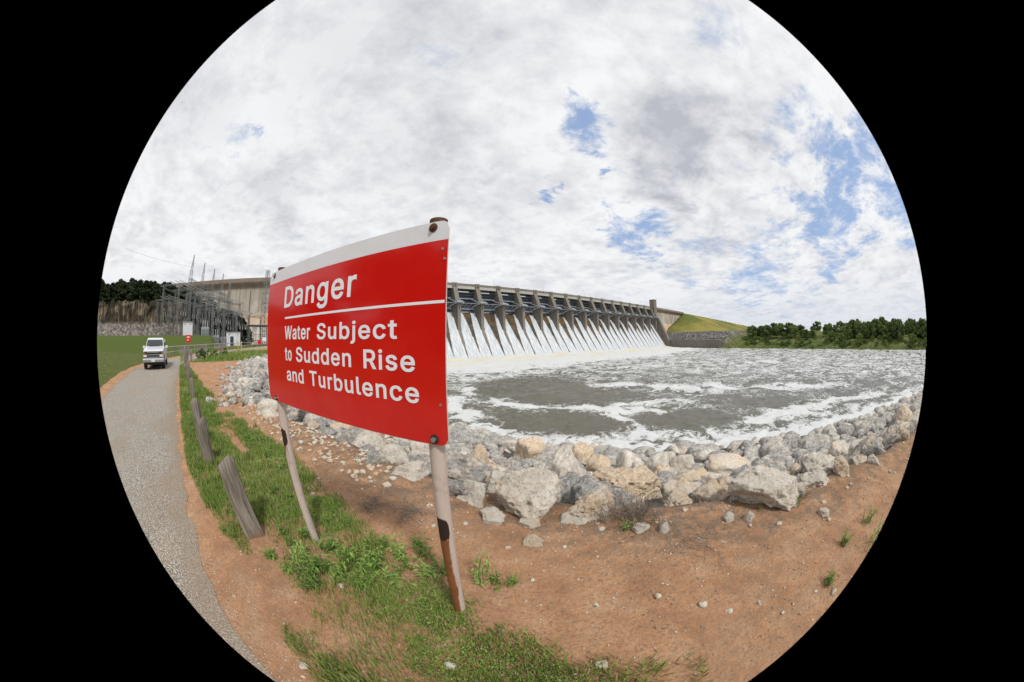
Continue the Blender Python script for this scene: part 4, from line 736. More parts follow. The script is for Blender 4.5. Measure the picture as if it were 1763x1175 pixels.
cand.sort(); indiv = cand[:262]; rest = cand[262:]
for dd_, X, Y, tt, s2 in indiv:
    o = bpy.data.objects.new('boulder', random.choice(protos)); COL.objects.link(o); k = random.choice([.18, .22, .26, .3, .36, .42, .5])*(1+.03*dd_)*(.75 if s2 < 3.2 else 1)
    o.scale = (k*random.uniform(.85, 1.2), k*random.uniform(.85, 1.2), k*random.uniform(.8, 1.15)); o.rotation_euler = (random.uniform(-.5, .5), random.uniform(-.5, .5), random.uniform(0, 6.28)); o.location = (X, Y, gz(X, Y)+k*.06)
    tag(o, 'rough grey limestone boulder packed among the riprap between the dirt path and the water', 'boulder', 'grey boulders of the riprap slope')
# the rest of the slope: uncountable rubble
def scatter_mesh(items, meshes, name, attrs=('tan', 'grey')):
    VV, FF, AT = [], [], {a: [] for a in attrs}; base_ = 0
    data = []
    for m in meshes:
        v = np.empty(len(m.vertices)*3, np.float32); m.vertices.foreach_get('co', v); f = np.empty(len(m.polygons)*3, np.int32); m.polygons.foreach_get('vertices', f); data.append((v.reshape(-1, 3), f.reshape(-1, 3), {a: m.attributes[a].data[0].value for a in attrs}))
    for X, Y, Z, k, ang, tilt in items:
        v, f, at = random.choice(data); c, s = math.cos(ang), math.sin(ang); R = np.array([[c, -s, 0], [s, c, 0], [0, 0, 1]]) @ np.array([[1, 0, 0], [0, math.cos(tilt), -math.sin(tilt)], [0, math.sin(tilt), math.cos(tilt)]])
        VV.append((v*k) @ R.T+np.array([X, Y, Z])); FF.append(f+base_); base_ += len(v)
        for a in attrs: AT[a].append(np.full(len(v), at[a]+random.uniform(-.15, .15)))
    me = npmesh(name, np.concatenate(VV), np.concatenate(FF))
    for a in attrs: vattr(me, a, np.concatenate(AT[a]))
    return me
items = [(X, Y, gz(X, Y)+.08, random.uniform(.28, .55), random.uniform(0, 6.28), random.uniform(-.4, .4)) for _, X, Y, _, _ in rest]
for _ in range(2300):
    t = random.choice([random.uniform(-60, 22), random.uniform(8, 75)]); s = random.uniform(.1, 23); s2 = s+float(edge_s(t))
    if -14 < t < 15 and s < 10: continue
    X, Y = xy(t, s2); items.append((X, Y, gz(X, Y)+.08, random.choice([.22, .3, .35, .4, .5, .65, .9, 1.15]), random.uniform(0, 6.28), random.uniform(-.5, .5)))
for _ in range(420):
    t = random.uniform(9, 34); s2 = float(edge_s(t))-abs(random.gauss(0, .7))*(1+t*.02)+.3; X, Y = xy(t, s2); items.append((X, Y, gz(X, Y)+.02, random.uniform(.08, .3), random.uniform(0, 6.28), random.uniform(-.3, .3)))
rb = link('rubble', scatter_mesh(items, protos_lo, 'rubble'), M_rock, smooth=True); tag(rb, 'grey broken riprap rubble covering the lower and far parts of the bank', 'rubble', kind='stuff')
peb_p = [rock_mesh(400+i, 2, (1, .8, .5), .2, -1.2, .5) for i in range(4)]; items = []
for _ in range(5000):
    t = random.uniform(-6, 12); s = random.uniform(-.4, 2.9)
    if random.random() > .25+.75*math.exp(-abs(s-2.3)/.5) and random.random() > .35: continue
    k = random.choice([.005, .006, .008, .01, .014]) if random.random() < .95 else random.uniform(.02, .05)
    X, Y = xy(t, s); items.append((X, Y, gz(X, Y)+k*.2, k, random.uniform(0, 6.28), random.uniform(-.3, .3)))
for _ in range(2600):
    t = random.uniform(-4, 14); s = -.45+random.gauss(0, .13); k = random.uniform(.004, .011); X, Y = xy(t, s); items.append((X, Y, gz(X, Y)+k*.3, k, random.uniform(0, 6.28), 0))
for _ in range(300):
    t = random.uniform(2.5, 9); s = 2.45+random.gauss(0, .35); k = random.uniform(.02, .07); X, Y = xy(t, s); items.append((X, Y, gz(X, Y)+k*.2, k, random.uniform(0, 6.28), .2))
tag(link('gravel', scatter_mesh(items, peb_p, 'gravel'), M_rock), 'small pale stone chips strewn over the red dirt', 'gravel', kind='stuff')

# ------------------------------------------------------------------ grass, weeds, dry litter
def blades(pts, hmin, hmax, wd_, bend=.5, seg=3):
    """pts (n,3) -> curved tapering blades; returns verts, quads, shade"""
    n = len(pts); h = RNG.uniform(hmin, hmax, n)*(.45+1.3*fbm(pts[:, 0]*2.6, pts[:, 1]*2.6, 3, 25)**1.5/.5**.5); a = RNG.uniform(0, 2*np.pi, n); b = RNG.uniform(.15, 1, n)*bend; ww = wd_*RNG.uniform(.7, 1.3, n)
    V = []; sh = RNG.uniform(0, 1, n)
    for k in range(seg+1):
        f = k/seg; r = b*h*f*f; z = h*f*(1-.35*b*f); hw = ww*(1-f**1.6)*.5+.0004
        c = pts+np.stack([np.cos(a)*r, np.sin(a)*r, z], -1); px = np.stack([-np.sin(a)*hw, np.cos(a)*hw, 0*hw], -1); V += [c-px, c+px]
    V = np.stack(V, 1).reshape(-1, 3); m = 2*(seg+1); i0 = (np.arange(n)*m)[:, None]
    F = np.concatenate([np.stack([i0[:, 0]+2*k, i0[:, 0]+2*k+1, i0[:, 0]+2*k+3, i0[:, 0]+2*k+2], -1) for k in range(seg)]); return V, F, np.repeat(sh, m)
def leaf_cards(pts, size, up=.5):
    n = len(pts); L_ = size*RNG.uniform(.6, 1.4, n)[:, None]; nrm = RNG.normal(0, 1, (n, 3)); nrm[:, 2] = np.abs(nrm[:, 2])+up; nrm /= np.linalg.norm(nrm, axis=1)[:, None]
    a = np.cross(nrm, RNG.normal(0, 1, (n, 3))); a /= np.linalg.norm(a, axis=1)[:, None]; b = np.cross(nrm, a)
    V = np.stack([pts-a*L_, pts-b*L_*.45, pts+a*L_, pts+b*L_*.45], 1).reshape(-1, 3); F = np.arange(4*n).reshape(n, 4); return V, F, np.repeat(RNG.uniform(0, 1, n), 4)
def sample_green(n, t0, t1, s0, s1, thr=.42, pw=1.):
    t = RNG.uniform(t0, t1, n); s = RNG.uniform(s0, s1, n); g = green_field(t, s); keep = RNG.uniform(0, 1, n) < np.clip((g-thr)/(1-thr), 0, 1)*1.6; t, s = t[keep], s[keep]
    return np.stack([TU[0]*t+SN[0]*s, TU[1]*t+SN[1]*s, gh(t, s)], -1)
parts = []
for n, t0, t1, s0, s1, h0, h1, wd_ in [(110000, -.8, 4, -.6, 1.9, .025, .085, .006), (90000, 4, 9, -.6, 2.2, .04, .11, .009), (50000, 9, 24, -.6, 2., .06, .15, .018), (14000, 24, 46, -1, 18, .15, .35, .05)]:
    p = sample_green(n, t0, t1, s0, s1, .12); parts.append(blades(p, h0, h1, wd_))
for n, t0, t1, s0, s1, sz in [(90000, -.8, 4, -.6, 1.9, .010), (80000, 4, 9, -.6, 2.2, .015), (16000, 9, 24, -.6, 2., .028)]:
    p = sample_green(n, t0, t1, s0, s1, .25); p[:, 2] += RNG.uniform(0, .035, len(p)); parts.append(leaf_cards(p, sz))
def merge(parts):
    V, F, A = [], [], []; b = 0
    for v, f, a in parts: V.append(v); F.append(f+b); A.append(a); b += len(v)
    return np.concatenate(V), np.concatenate(F), np.concatenate(A)
V, F, A = merge(parts); me = npmesh('grass', V, F); vattr(me, 'shade', A)
tag(link('grass', me, M_grassb), 'low green grass and creeping weeds between the road and the dirt path', 'grass', kind='stuff')
def weed(seed, h, nst, leaf, name='weed_plant'):
    r = np.random.default_rng(seed); vs, fs, sh = [], [], []; b = 0; st = MB()
    for k in range(nst):
        a = r.uniform(0, 6.28); ln = r.uniform(.15, .65); hh = h*r.uniform(.55, 1.05); base_ = np.array([r.normal(0, .05*h/.25), r.normal(0, .05*h/.25), 0]); pts = [base_+np.array([math.cos(a)*ln*hh*f*f, math.sin(a)*ln*hh*f*f, hh*f]) for f in np.linspace(0, 1, 5)]
        st.tube([tuple(p) for p in pts], [.0035, .003, .0028, .002, .001], 5)
        for f in np.linspace(.12, 1, int(7+r.integers(0, 5))):
            i = min(3, int(f*4)); p = pts[i]+(pts[i+1]-pts[i])*(f*4-i); la = r.uniform(0, 6.28); L_ = leaf*r.uniform(.6, 1.25)*(1-.35*f); el = r.uniform(.0, .9); dr = np.array([math.cos(la)*math.cos(el), math.sin(la)*math.cos(el), math.sin(el)]); sd = np.cross(dr, [0, 0, 1]); sd /= np.linalg.norm(sd)+1e-9
            W_ = L_*r.uniform(.08, .15); q = [p, p+dr*L_*.45+sd*W_+np.array([0, 0, .0]), p+dr*L_-np.array([0, 0, L_*.28]), p+dr*L_*.45-sd*W_]; md_ = p+dr*L_*.5-np.array([0, 0, L_*.05])
            vs += [q[0], q[1], md_, q[3], q[2]]; fs += [(b, b+1, b+2, b+3)]; fs += [(b+1, b+4, b+3, b+2)]; sh += [r.uniform(0, 1)]*5; b += 5
    return vs, fs, sh, st
def place_weed(seed, X, Y, h, nst, leaf, label):
    vs, fs, sh, st = weed(seed, h, nst, leaf); e = empty('weed_plant', (X, Y, gz(X, Y)-.005), random.uniform(0, 6), label, 'weed', 'leafy weeds by the path')
    me = npmesh('leaves', np.array(vs), np.array(fs)); vattr(me, 'shade', sh); link('leaves', me, M_weed, e); st.build('stem', M_weed, e).data.attributes.new('shade', 'FLOAT', 'POINT')
WL = 'bright green leafy weed growing low in the grass around the sign posts'
WEEDS = [(560, 985, .2, 9, .10, None), (600, 960, .22, 9, .09, None), (640, 985, .2, 10, .09, None), (700, 985, .18, 8, .08, None), (520, 965, .2, 8, .1, None), (660, 945, .16, 7, .08, None), (735, 960, .18, 8, .09, None), (590, 1000, .2, 9, .09, None), (680, 1005, .2, 9, .09, None), (540, 1010, .2, 9, .09, None),
 (745, 1000, .2, 9, .09, None), (720, 940, .14, 8, .08, None), (690, 960, .2, 9, .09, None), (650, 965, .18, 8, .09, None), (610, 980, .2, 9, .1, None), (765, 985, .18, 8, .09, None), (575, 950, .18, 8, .1, None), (540, 985, .2, 8, .1, None), (505, 940, .14, 8, .08, None), (470, 960, .14, 8, .07, None), (525, 925, .12, 8, .07, None), (440, 735, .2, 8, .09, None), (470, 765, .22, 9, .09, None), (495, 785, .2, 9, .09, None), (450, 810, .2, 9, .09, None), (425, 760, .2, 9, .09, None), (545, 870, .14, 8, .08, None), (580, 880, .12, 8, .07, None), (500, 860, .16, 8, .08, None), (475, 850, .14, 8, .08, None), (420, 660, .2, 8, .1, None), (385, 665, .2, 8, .1, None), (625, 1010, .2, 9, .1, None), (488, 920, .14, 8, .07, None), (500, 985, .18, 8, .08, None), (462, 790, .22, 9, .09, None), (480, 810, .25, 10, .1, None), (440, 765, .22, 8, .09, None), (510, 830, .2, 8, .09, None), (530, 850, .16, 8, .08, None), (455, 835, .16, 8, .08, None), (430, 790, .2, 8, .09, None),
 (832, 1000, .34, 5, .07, 'tall slender green weed right of the foot of the right sign post'), (856, 1004, .26, 5, .07, 'thin green weed second to the right of the right sign post'), (880, 1008, .12, 8, .05, 'low dark weed on the red dirt right of the right sign post'),
 (1075, 912, .13, 8, .06, 'small green weed beside the dry brush below the pale boulders'), (1372, 872, .09, 6, .05, 'little green tuft at the foot of the white slab'), (1306, 878, .07, 6, .04, 'tiny green tuft below the white pitted slab'),
 (1452, 936, .2, 12, .06, 'dark green bushy weed on the red bank at the right'), (1492, 900, .24, 10, .07, 'green weed at the far right edge of the red bank'), (1500, 935, .24, 10, .07, 'lower green weed at the far right edge of the red bank'), (1425, 1003, .14, 10, .05, 'low green weed at the bottom right of the red dirt'),
 (420, 700, .2, 8, .1, None), (395, 690, .2, 8, .1, None), (415, 740, .2, 8, .1, None), (560, 900, .1, 7, .06, None), (600, 905, .1, 7, .06, None)]
for i, (px, py, h, ns, lf, lab) in enumerate(WEEDS):
    X, Y, Z, _ = ground_hit(px, py); place_weed(700+i, X, Y, h*random.uniform(.7, 1.3), ns+random.randint(-1, 4), lf*random.uniform(.65, 1.1), lab or WL)
def brush(px, py, r, h, n, label, flatn=0.):
    X, Y, Z, _ = ground_hit(px, py); mb = MB(); rg = random.Random(px)
    for _ in range(n):
        a = rg.uniform(0, 6.28); l = rg.uniform(.4, 1)*h; sx, sy = rg.gauss(0, r*.4), rg.gauss(0, r*.4); el = rg.uniform(.1, 1.3)*(1-flatn)+.05; p = Vector((sx, sy, rg.uniform(-.01, .03))); dr = Vector((math.cos(a)*math.cos(el), math.sin(a)*math.cos(el), math.sin(el))); pts = [p]
        for k in range(3): p = p+dr*(l/3); dr = (dr+Vector((rg.gauss(0, .3), rg.gauss(0, .3), rg.gauss(-.12, .2)))).normalized(); pts.append(p.copy())
        mb.tube(pts, [.0028, .0022, .0016, .0008], 4)
    o = mb.build('dry_brush', M_twig); o.location = (X, Y, Z+.01); tag(o, label, 'dry brush')
brush(1095, 892, .3, .34, 240, 'tangle of dry brown brush in front of the flat tan slab')
brush(1035, 890, .22, .25, 130, 'dry twigs leaning on the white blocky boulder')
brush(870, 808, .22, .3, 200, 'dry brown grass clump below the orange topped boulder')
brush(800, 822, .2, .28, 130, 'dry grass clump between the sign post and the pointed grey boulder')
brush(1190, 862, .3, .25, 130, 'flattened dry grass at the left end of the white pitted slab', .7)
brush(1380, 855, .15, .2, 70, 'small dry grass clump at the right end of the white slab', .3)
brush(705, 885, .2, .25, 90, 'loose dry twigs lying on the dirt left of the right sign post', .9)
brush(640, 872, .2, .25, 70, 'dry twigs scattered on the dirt between the sign posts', .9)
brush(1190, 930, .35, .25, 80, 'thin scatter of dry twigs on the red dirt at the middle right', .95)
pts = []
for _ in range(6500):
    t = random.uniform(-4, 8); s = random.uniform(.3, 2.7)
    if random.random() < .35+.65*math.exp(-((s-2.3)/.5)**2): pts.append((t, s))
pts = np.array(pts); P3 = np.stack([TU[0]*pts[:, 0]+SN[0]*pts[:, 1], TU[1]*pts[:, 0]+SN[1]*pts[:, 1], gh(pts[:, 0], pts[:, 1])+.004], -1)
V, F, A = leaf_cards(P3, .014, 2.5); me = npmesh('dead_leaf_litter', V, F); tag(link('dead_leaves', me, M_twig), 'dry brown leaf and twig litter along the foot of the rocks', 'leaf litter', kind='stuff')

# ------------------------------------------------------------------ wooden bollards along the road
def f_wood(n, S):
    p = n.objc(); q = n.vmath('MULTIPLY', p, (34., 34., 2.6)); a = n.noise(q, 1., 6, .65, .6); b = n.noise(n.vmath('MULTIPLY', p, (9., 9., 1.6)), 1., 5, .6)
    c = n.ramp(a, [(.3, (.055, .048, .04)), (.48, (.19, .165, .135)), (.7, (.32, .29, .25))]); c = n.mix(n.ss(b, .5, .7, 0., .5), c, (.16, .125, .085)); c = n.mix(n.ss(n.sep(p)[2], .1, .0, 0., .6), c, (.2, .1, .055))
    S(col=c, rough=.92, spec=.15, nor=n.bump(a, .9, .02))
M_wood = mat('weathered_timber', f_wood)
def wood_post(X, Y, h, wd_, lean, rz, label, seed):
    r = random.Random(seed); n = 24; ks = 16; V = []
    for k in range(ks+1):
        f = k/ks; z = -.12+(h+.12)*f; sc = 1-.10*f
        for j in range(n):
            a = 2*math.pi*j/n; c, s = math.cos(a), math.sin(a); sq = 1/max(abs(c), abs(s))**.8; rr_ = wd_/2*sq*sc*(1+.1*mn.noise(Vector((c*1.5+seed, s*1.5, z*1.3)))+.05*mn.noise(Vector((c*6+seed, s*6, z*3))))
            zz = z
            if k == ks: zz += wd_*(.55*c+.25*s)*.8+.02*mn.noise(Vector((c*5, s*5, seed)))
            elif k == ks-1: zz += wd_*(.3*c+.1*s)*.8
            V.append((c*rr_+.02*math.sin(z*4+seed), s*rr_, zz))
    top = len(V); V.append((0, 0, h+.015)); F = [(k*n+j, k*n+(j+1) % n, (k+1)*n+(j+1) % n, (k+1)*n+j) for k in range(ks) for j in range(n)]+[(ks*n+j, ks*n+(j+1) % n, top) for j in range(n)]
    me = bpy.data.meshes.new('wooden_post'); me.from_pydata(V, [], F); o = link('wooden_post', me, M_wood, smooth=True); o.location = (X, Y, gz(X, Y)); o.rotation_euler = (lean[0], lean[1], rz); bevel(o, .004, 1)
    tag(o, label, 'post', 'wooden posts along the road'); return o
for i, (bx, by, tx, ty, wd_, lab) in enumerate([(437, 917, 403, 804, .235, 'nearest thick grey wooden post with a slanted split top, standing in bare red dirt'), (363, 800, 352, 728, .2, 'second wooden post from the viewer, grey with a pointed top, in grass'), (351, 766, 344, 693, .2, 'third wooden post, close behind the second one'),
        (333, 688, 331.5, 655, .2, 'short grey wooden post standing alone in the middle of the row'), (326, 657, 322.5, 626, .25, 'fifth wooden post with a broken top beside the bare dirt'), (319, 637, 317.5, 612, .2, 'sixth wooden post, left of the small red sign'), (329.5, 624, 327.5, 605, .24, 'dark wooden post with a pale cap at the small red sign'), (322.5, 624, 322, 603, .2, 'wooden post directly under the small red sign')]):
    X, Y, Z, dist = ground_hit(bx, by); r_ = math.hypot(X, Y); dt_ = photo_dir(tx, ty); h = EYE+dt_.z/math.hypot(dt_.x, dt_.y)*r_-Z
    wood_post(X, Y, h, wd_, (random.uniform(-.04, .04), random.uniform(-.04, .04)) if i else (.03, -.07), math.atan2(-Y, -X)+.4*math.sin(i*2.1), lab, i+3)

# ------------------------------------------------------------------ trees
def tree_proto(seed, h, rw, trunk_h, n_cl, n_leaf, leaf, lm, rnd_=0):
    r = np.random.default_rng(seed); P = []; tr = MB(); 
    tr.tube([(0, 0, -.4), (r.normal(0, .1), r.normal(0, .1), trunk_h*.6), (r.normal(0, .2), r.normal(0, .2), h*.55), (0, 0, h*.8)], [h*.03, h*.024, h*.014, h*.004], 7)
    per = n_leaf//n_cl
    for k in range(n_cl):
        u = r.uniform(0, 1); a = r.uniform(0, 6.28); zf = r.uniform(0, 1); z = trunk_h+(h-trunk_h)*zf*.93; env = math.sqrt(max(.05, 1-(2*zf-.85)**2*.75)) if rnd_ else math.sin(math.pi*min(1, .16+.84*zf)**.75)**.7; rad = rw*env*math.sqrt(u)*r.uniform(.75, 1.12); c = np.array([math.cos(a)*rad, math.sin(a)*rad, z])
        cs = rw*r.uniform(.16, .34); q = r.normal(0, 1, (per, 3)); q /= np.linalg.norm(q, axis=1)[:, None]; q *= (r.uniform(0, 1, per)**.4)[:, None]*cs*np.array([1.1, 1.1, .72]); P.append(c+q)
        if k % 2 == 0: tr.tube([(0, 0, trunk_h*.7+zf*.3*(h-trunk_h)), tuple(c*.6+np.array([0, 0, z*.3])), tuple(c)], [h*.011, h*.006, h*.002], 5)
    P = np.concatenate(P); V, F, A = leaf_cards(P, leaf, .15); cl = np.repeat(np.repeat(r.uniform(-.35, .35, n_cl), per), 4); me = npmesh('crown', V, F); vattr(me, 'shade', np.clip(A*.7+.15+cl, 0, 1)); me.materials.append(lm); tm = tr.mesh('trunk'); tm.materials.append(M_bark); return me, tm
OAK = [tree_proto(i, 8, 4.6, 1.6, 46, 5000, .36, M_leaf, 1) for i in range(3)]; FRESH = [tree_proto(10+i, 7, 3.4, .3, 44, 4600, .34, M_leaf2, 1) for i in range(3)]
CED = [tree_proto(20+i, 7, 3.0, .2, 44, 5200, .27, M_leaf3) for i in range(3)]; SHR = [tree_proto(30+i, 3., 2.4, .1, 18, 1800, .2, [M_leaf2, M_leaf, M_leaf2][i], 1) for i in range(3)]
def plant(nm, pr, X, Y, Z, k, label, cat, group, kz=1.):
    e = empty(nm, (X, Y, Z), random.uniform(0, 6.28), label, cat, group); e.scale = (k, k, k*kz); c = bpy.data.objects.new('crown', pr[0]); COL.objects.link(c); c.parent = e; t = bpy.data.objects.new('trunk', pr[1]); COL.objects.link(t); t.parent = e
from bisect import bisect
def land_z(x, y):
    i = min(max(int(np.searchsorted(gx, x))-1, 0), len(gx)-2); j = min(max(int(np.searchsorted(gy, y))-1, 0), len(gy)-2); return float(land[i, j])
rg = random.Random(5)
def far_tree(az, dist, pr, k, nm, label, cat, group, kz=1.):
    X, Y = dist*math.sin(math.radians(az)), dist*math.cos(math.radians(az)); plant(nm, pr, X, Y, land_z(X, Y)-.3, k, label, cat, group, kz)
for az, dist, k in [(48.6, 288, 1.3), (50.2, 292, 1.2), (51.5, 284, 1.25), (53.0, 290, 1.35), (54.6, 283, 1.3), (56.2, 286, 1.3), (57.5, 281, 1.1)]:
    far_tree(az, dist, OAK[rg.randrange(3)], k*1.25, 'oak_tree', 'dark spreading tree in the left clump on the far right bank', 'tree', 'dark trees of the left clump on the far bank')
for i in range(46):
    az = rg.uniform(57, 88); dist = rg.uniform(285, 350); far_tree(az, dist, rg.choice(OAK+FRESH), rg.uniform(1.0, 1.45), 'broadleaf_tree', 'bushy tree in the wood on the rise of the far right bank', 'tree', 'trees of the wood on the far bank')
for i in range(26):
    az = rg.uniform(67.5, 90); dist = rg.uniform(250, 282); far_tree(az, dist, rg.choice(FRESH+OAK), rg.uniform(1.2, 1.75), 'broadleaf_tree', 'tall leafy tree close to the waterline at the far right', 'tree', 'trees close to the water at the far right')
for i in range(24):
    az = rg.uniform(67, 90); far_tree(az, np.interp(az, [61, 70, 90], [249, 244, 243])+rg.uniform(0, 8), rg.choice(FRESH+SHR), rg.uniform(.8, 1.25), 'broadleaf_tree', 'leafy tree standing right at the waterline at the far right', 'tree', 'waterline trees at the far right')
for i in range(90):
    az = rg.uniform(46.5, 88); dist = np.interp(az, [46, 53, 61, 70], [276, 264, 250, 244])+rg.uniform(0, 14); far_tree(az, dist, rg.choice(SHR), rg.uniform(.8, 1.5)*(1 if az < 62 else .75), 'shrub', 'green shrub in the thicket along the far waterline', 'shrub', 'shrubs along the far waterline')
for i in range(60):
    az = rg.uniform(57, 89)
    if 62.3 < az < 65.8: continue
    far_tree(az, rg.uniform(254, 288) if az > 60 else rg.uniform(268, 290), rg.choice(FRESH+OAK+SHR), rg.uniform(.7, 1.2), 'broadleaf_tree', 'smaller leafy tree on the slope of the far right bank', 'tree', 'smaller trees on the far slope')
for i in range(10): far_tree(rg.uniform(62, 67.5), rg.uniform(262, 285), rg.choice(SHR), rg.uniform(.5, .9), 'shrub', 'small shrub on the dry clearing of the far bank', 'shrub', 'shrubs on the dry clearing')
# left hill, cliff and trees
cz0 = 3.4
cl_t = np.linspace(-75, 11, 150); prof = [(0, 0), (2, 1.5), (5, 3.6), (7.5, 5.6), (8.2, 6.4), (8.5, 8), (8.7, 10), (9.0, 12), (9.6, 13.1), (13, 13.6), (22, 15.5), (40, 19), (70, 24), (130, 30), (260, 34)]
pu = np.linspace(0, len(prof)-1, 110); po = np.interp(pu, range(len(prof)), [p[0] for p in prof]); pz = np.interp(pu, range(len(prof)), [p[1] for p in prof])
CS, CU = np.meshgrid(cl_t, np.arange(110), indexing='ij'); fade = sst(CS, 12, -2)
ct = 97+po[CU]+2.6*(fbm(CS*.35, pz[CU]*.3, 5, 33)-.5)*sst(po[CU], 0, 2)-.015*(CS+30)**2*.2; cz = cz0-1.2+pz[CU]*fade+1.4*(fbm(CS*.5, po[CU]*.5, 4, 34)-.5)
me = npmesh('cliff', np.stack([TU[0]*ct+SN[0]*CS, TU[1]*ct+SN[1]*CS, cz], -1).reshape(-1, 3), grid_faces(150, 110))
def f_cliff(n, S):
    p = n.pos(); z = n.sep(p)[2]; v = n.noise(n.vmath('MULTIPLY', p, (.6, .6, .12)), 1., 6, .7); b = n.noise(p, .9, 7, .75)
    scree = n.mix(n.ss(b, .4, .64), (.075, .066, .058), (.30, .27, .24)); face = n.mix(n.ss(v, .46, .68), (.04, .032, .023), (.24, .195, .135)); top = n.mix(b, (.03, .04, .015), (.10, .105, .04))
    c = n.mix(n.ss(n.math('ADD', z, n.math('MULTIPLY', b, 2.)), 9.2, 10.6), scree, face); c = n.mix(n.ss(z, 15.6, 16.4), c, top)
    S(col=c, rough=.95, spec=.1, nor=n.bump(b, .8, .5))
tag(link('cliff', me, mat('cliff_rock', f_cliff), smooth=True), kind='structure')
for i in range(85):
    s = rg.uniform(-60, 8); t = rg.uniform(107.5, 122); X, Y = xy(t, s); zf = np.interp(t-97, [p[0] for p in prof], [p[1] for p in prof])*float(sst(np.array(s), 12, -2))
    plant('cedar_tree', rg.choice(CED), X, Y, cz0-2.0+zf, rg.uniform(1.0, 1.45), 'dark evergreen on the hilltop above the cliff at the left', 'tree', 'dark evergreens above the cliff', rg.uniform(.6, .8))
for az, dist, k in [(-67.5, 118, 1.1), (-66, 116, 1.3), (-64.4, 112, 1.2), (-62.8, 110, 1.15), (-61.3, 108, 1.2), (-59.9, 106, 1.15), (-58.6, 103, 1.1), (-57.2, 101, 1.15), (-56.0, 99, 1.1), (-54.9, 98, 1.0), (-63.5, 118, 1.5), (-65.2, 125, 1.8), (-66.6, 132, 2.0), (-60.6, 112, 1.4), (-62, 114, 1.5), (-59.2, 108, 1.35), (-57.9, 106, 1.3), (-68.3, 120, 1.4), (-69.2, 112, 1.0), (-65.7, 108, 1.0), (-64, 106, .9), (-61.9, 104, .9)]:
    X, Y = dist*math.sin(math.radians(az)), dist*math.cos(math.radians(az)); plant('cedar_tree', rg.choice(CED), X, Y, gz(X, Y)-.2, k*1.25, 'dark evergreen behind the substation at the foot of the dam', 'tree', 'dark evergreens behind the substation')
for px, py, k, lab in [(347, 619, .55, 'round green bush at the roadside left of the grass verge'), (358, 617, .5, 'green bush second along the grass verge'), (371, 615, .4, 'low green bush in the middle of the grass verge'), (387, 612, .45, 'small green bush by the road under the white shed')]:
    X, Y, Z, _ = ground_hit(px, py); plant('shrub', rg.choice(SHR), X, Y, Z, k*.55, lab, 'bush', 'bushes on the grass verge')
for i in range(22):
    t = rg.uniform(4, 70); s_ = rg.uniform(-30, -13); X, Y = xy(t, s_)
    if math.degrees(math.atan2(X, Y)) > -101: continue
    plant('oak_tree', rg.choice(OAK+CED), X, Y, gz(X, Y)-.2, rg.uniform(.9, 1.3), 'tree on the slope across the road behind the viewer', 'tree', 'trees across the road')
def at(px, py, dist):
    d = photo_dir(px, py); k = dist/math.hypot(d.x, d.y); return Vector((d.x*k, d.y*k, EYE+d.z*k))
# ------------------------------------------------------------------ substation
M_galv = plain('galvanised_steel', (.23, .235, .235), .55, .3, .2, 1.); M_ins = plain('porcelain', (.6, .6, .62), .35, 0, .1, 2); M_brown = plain('brown_porcelain', (.11, .07, .05), .4, 0, .2, 2)
def lattice(mb, x, y, z0, z1, w0, w1, n, th=.09):
    cs = [(-1, -1), (1, -1), (1, 1), (-1, 1)]
    f = lambda k, c: (x+c[0]*(w0+(w1-w0)*k/n)/2, y+c[1]*(w0+(w1-w0)*k/n)/2, z0+(z1-z0)*k/n)
    for c in cs: mb.bar(f(0, c), f(n, c), th)
    for k in range(n):
        for a, b in zip(cs, cs[1:]+cs[:1]):
            mb.bar(f(k, a), f(k+1, b), th*.6); mb.bar(f(k+1, a), f(k+1, b), th*.6)
            if k % 2: mb.bar(f(k, b), f(k+1, a), th*.6)
def truss(mb, a, b, w_, h, n, th=.08):
    a, b = Vector(a), Vector(b); d = (b-a).normalized(); sd = Vector((-d.y, d.x, 0))*w_/2; up = Vector((0, 0, h/2)); cs = [sd+up, -sd+up, -sd-up, sd-up]
    for c in cs: mb.bar(a+c, b+c, th)
    for k in range(n):
        p, q = a+(b-a)*k/n, a+(b-a)*(k+1)/n
        for i in range(4): mb.bar(p+cs[i], q+cs[(i+1) % 4], th*.6); mb.bar(q+cs[i], q+cs[(i+1) % 4], th*.6)
sub = empty('substation_gantry', (-88.6, 36.9, gz(-88.6, 36.9)), 0, 'tall steel lattice gantry row with spiked masts in the substation at the left', 'gantry')
mast = [(-88.6, 36.9), (-93.9, 44.7), (-98, 52), (-102, 59.2), (-107, 66.6)]; ox, oy, oz = sub.location
for i, (x, y) in enumerate(mast):
    mb = MB(); zb = gz(x, y)-oz; lattice(mb, x-ox, y-oy, zb, 20.8-oz, 2.4, 1.1, 8, .085); lattice(mb, x-ox, y-oy, 20.8-oz, 27.6-oz, 1.1, .16, 6, .065)
    mb.build('mast', M_galv, sub)
for z in (20.3, 18.6):
    for (x0, y0), (x1, y1) in zip(mast[:-1], mast[1:]):
        mb = MB(); truss(mb, (x0-ox, y0-oy, z-oz), (x1-ox, y1-oy, z-oz), .9, .8, 5, .06); mb.build('beam', M_galv, sub)
def insulator(x, y, z, n=6, r=.16, dz=.16):
    mb = MB()
    for k in range(n): mb.tube([(x, y, z-k*dz), (x, y, z-k*dz-dz*.4), (x, y, z-(k+1)*dz)], [r*.35, r, r*.35], 8)
    return mb
for (x0, y0), (x1, y1) in zip(mast[:-1], mast[1:]):
    for f in (.25, .5, .75): insulator(x0+(x1-x0)*f-ox, y0+(y1-y0)*f-oy, 18.1-oz, 8, .2, .18).build('insulator', M_brown, sub)
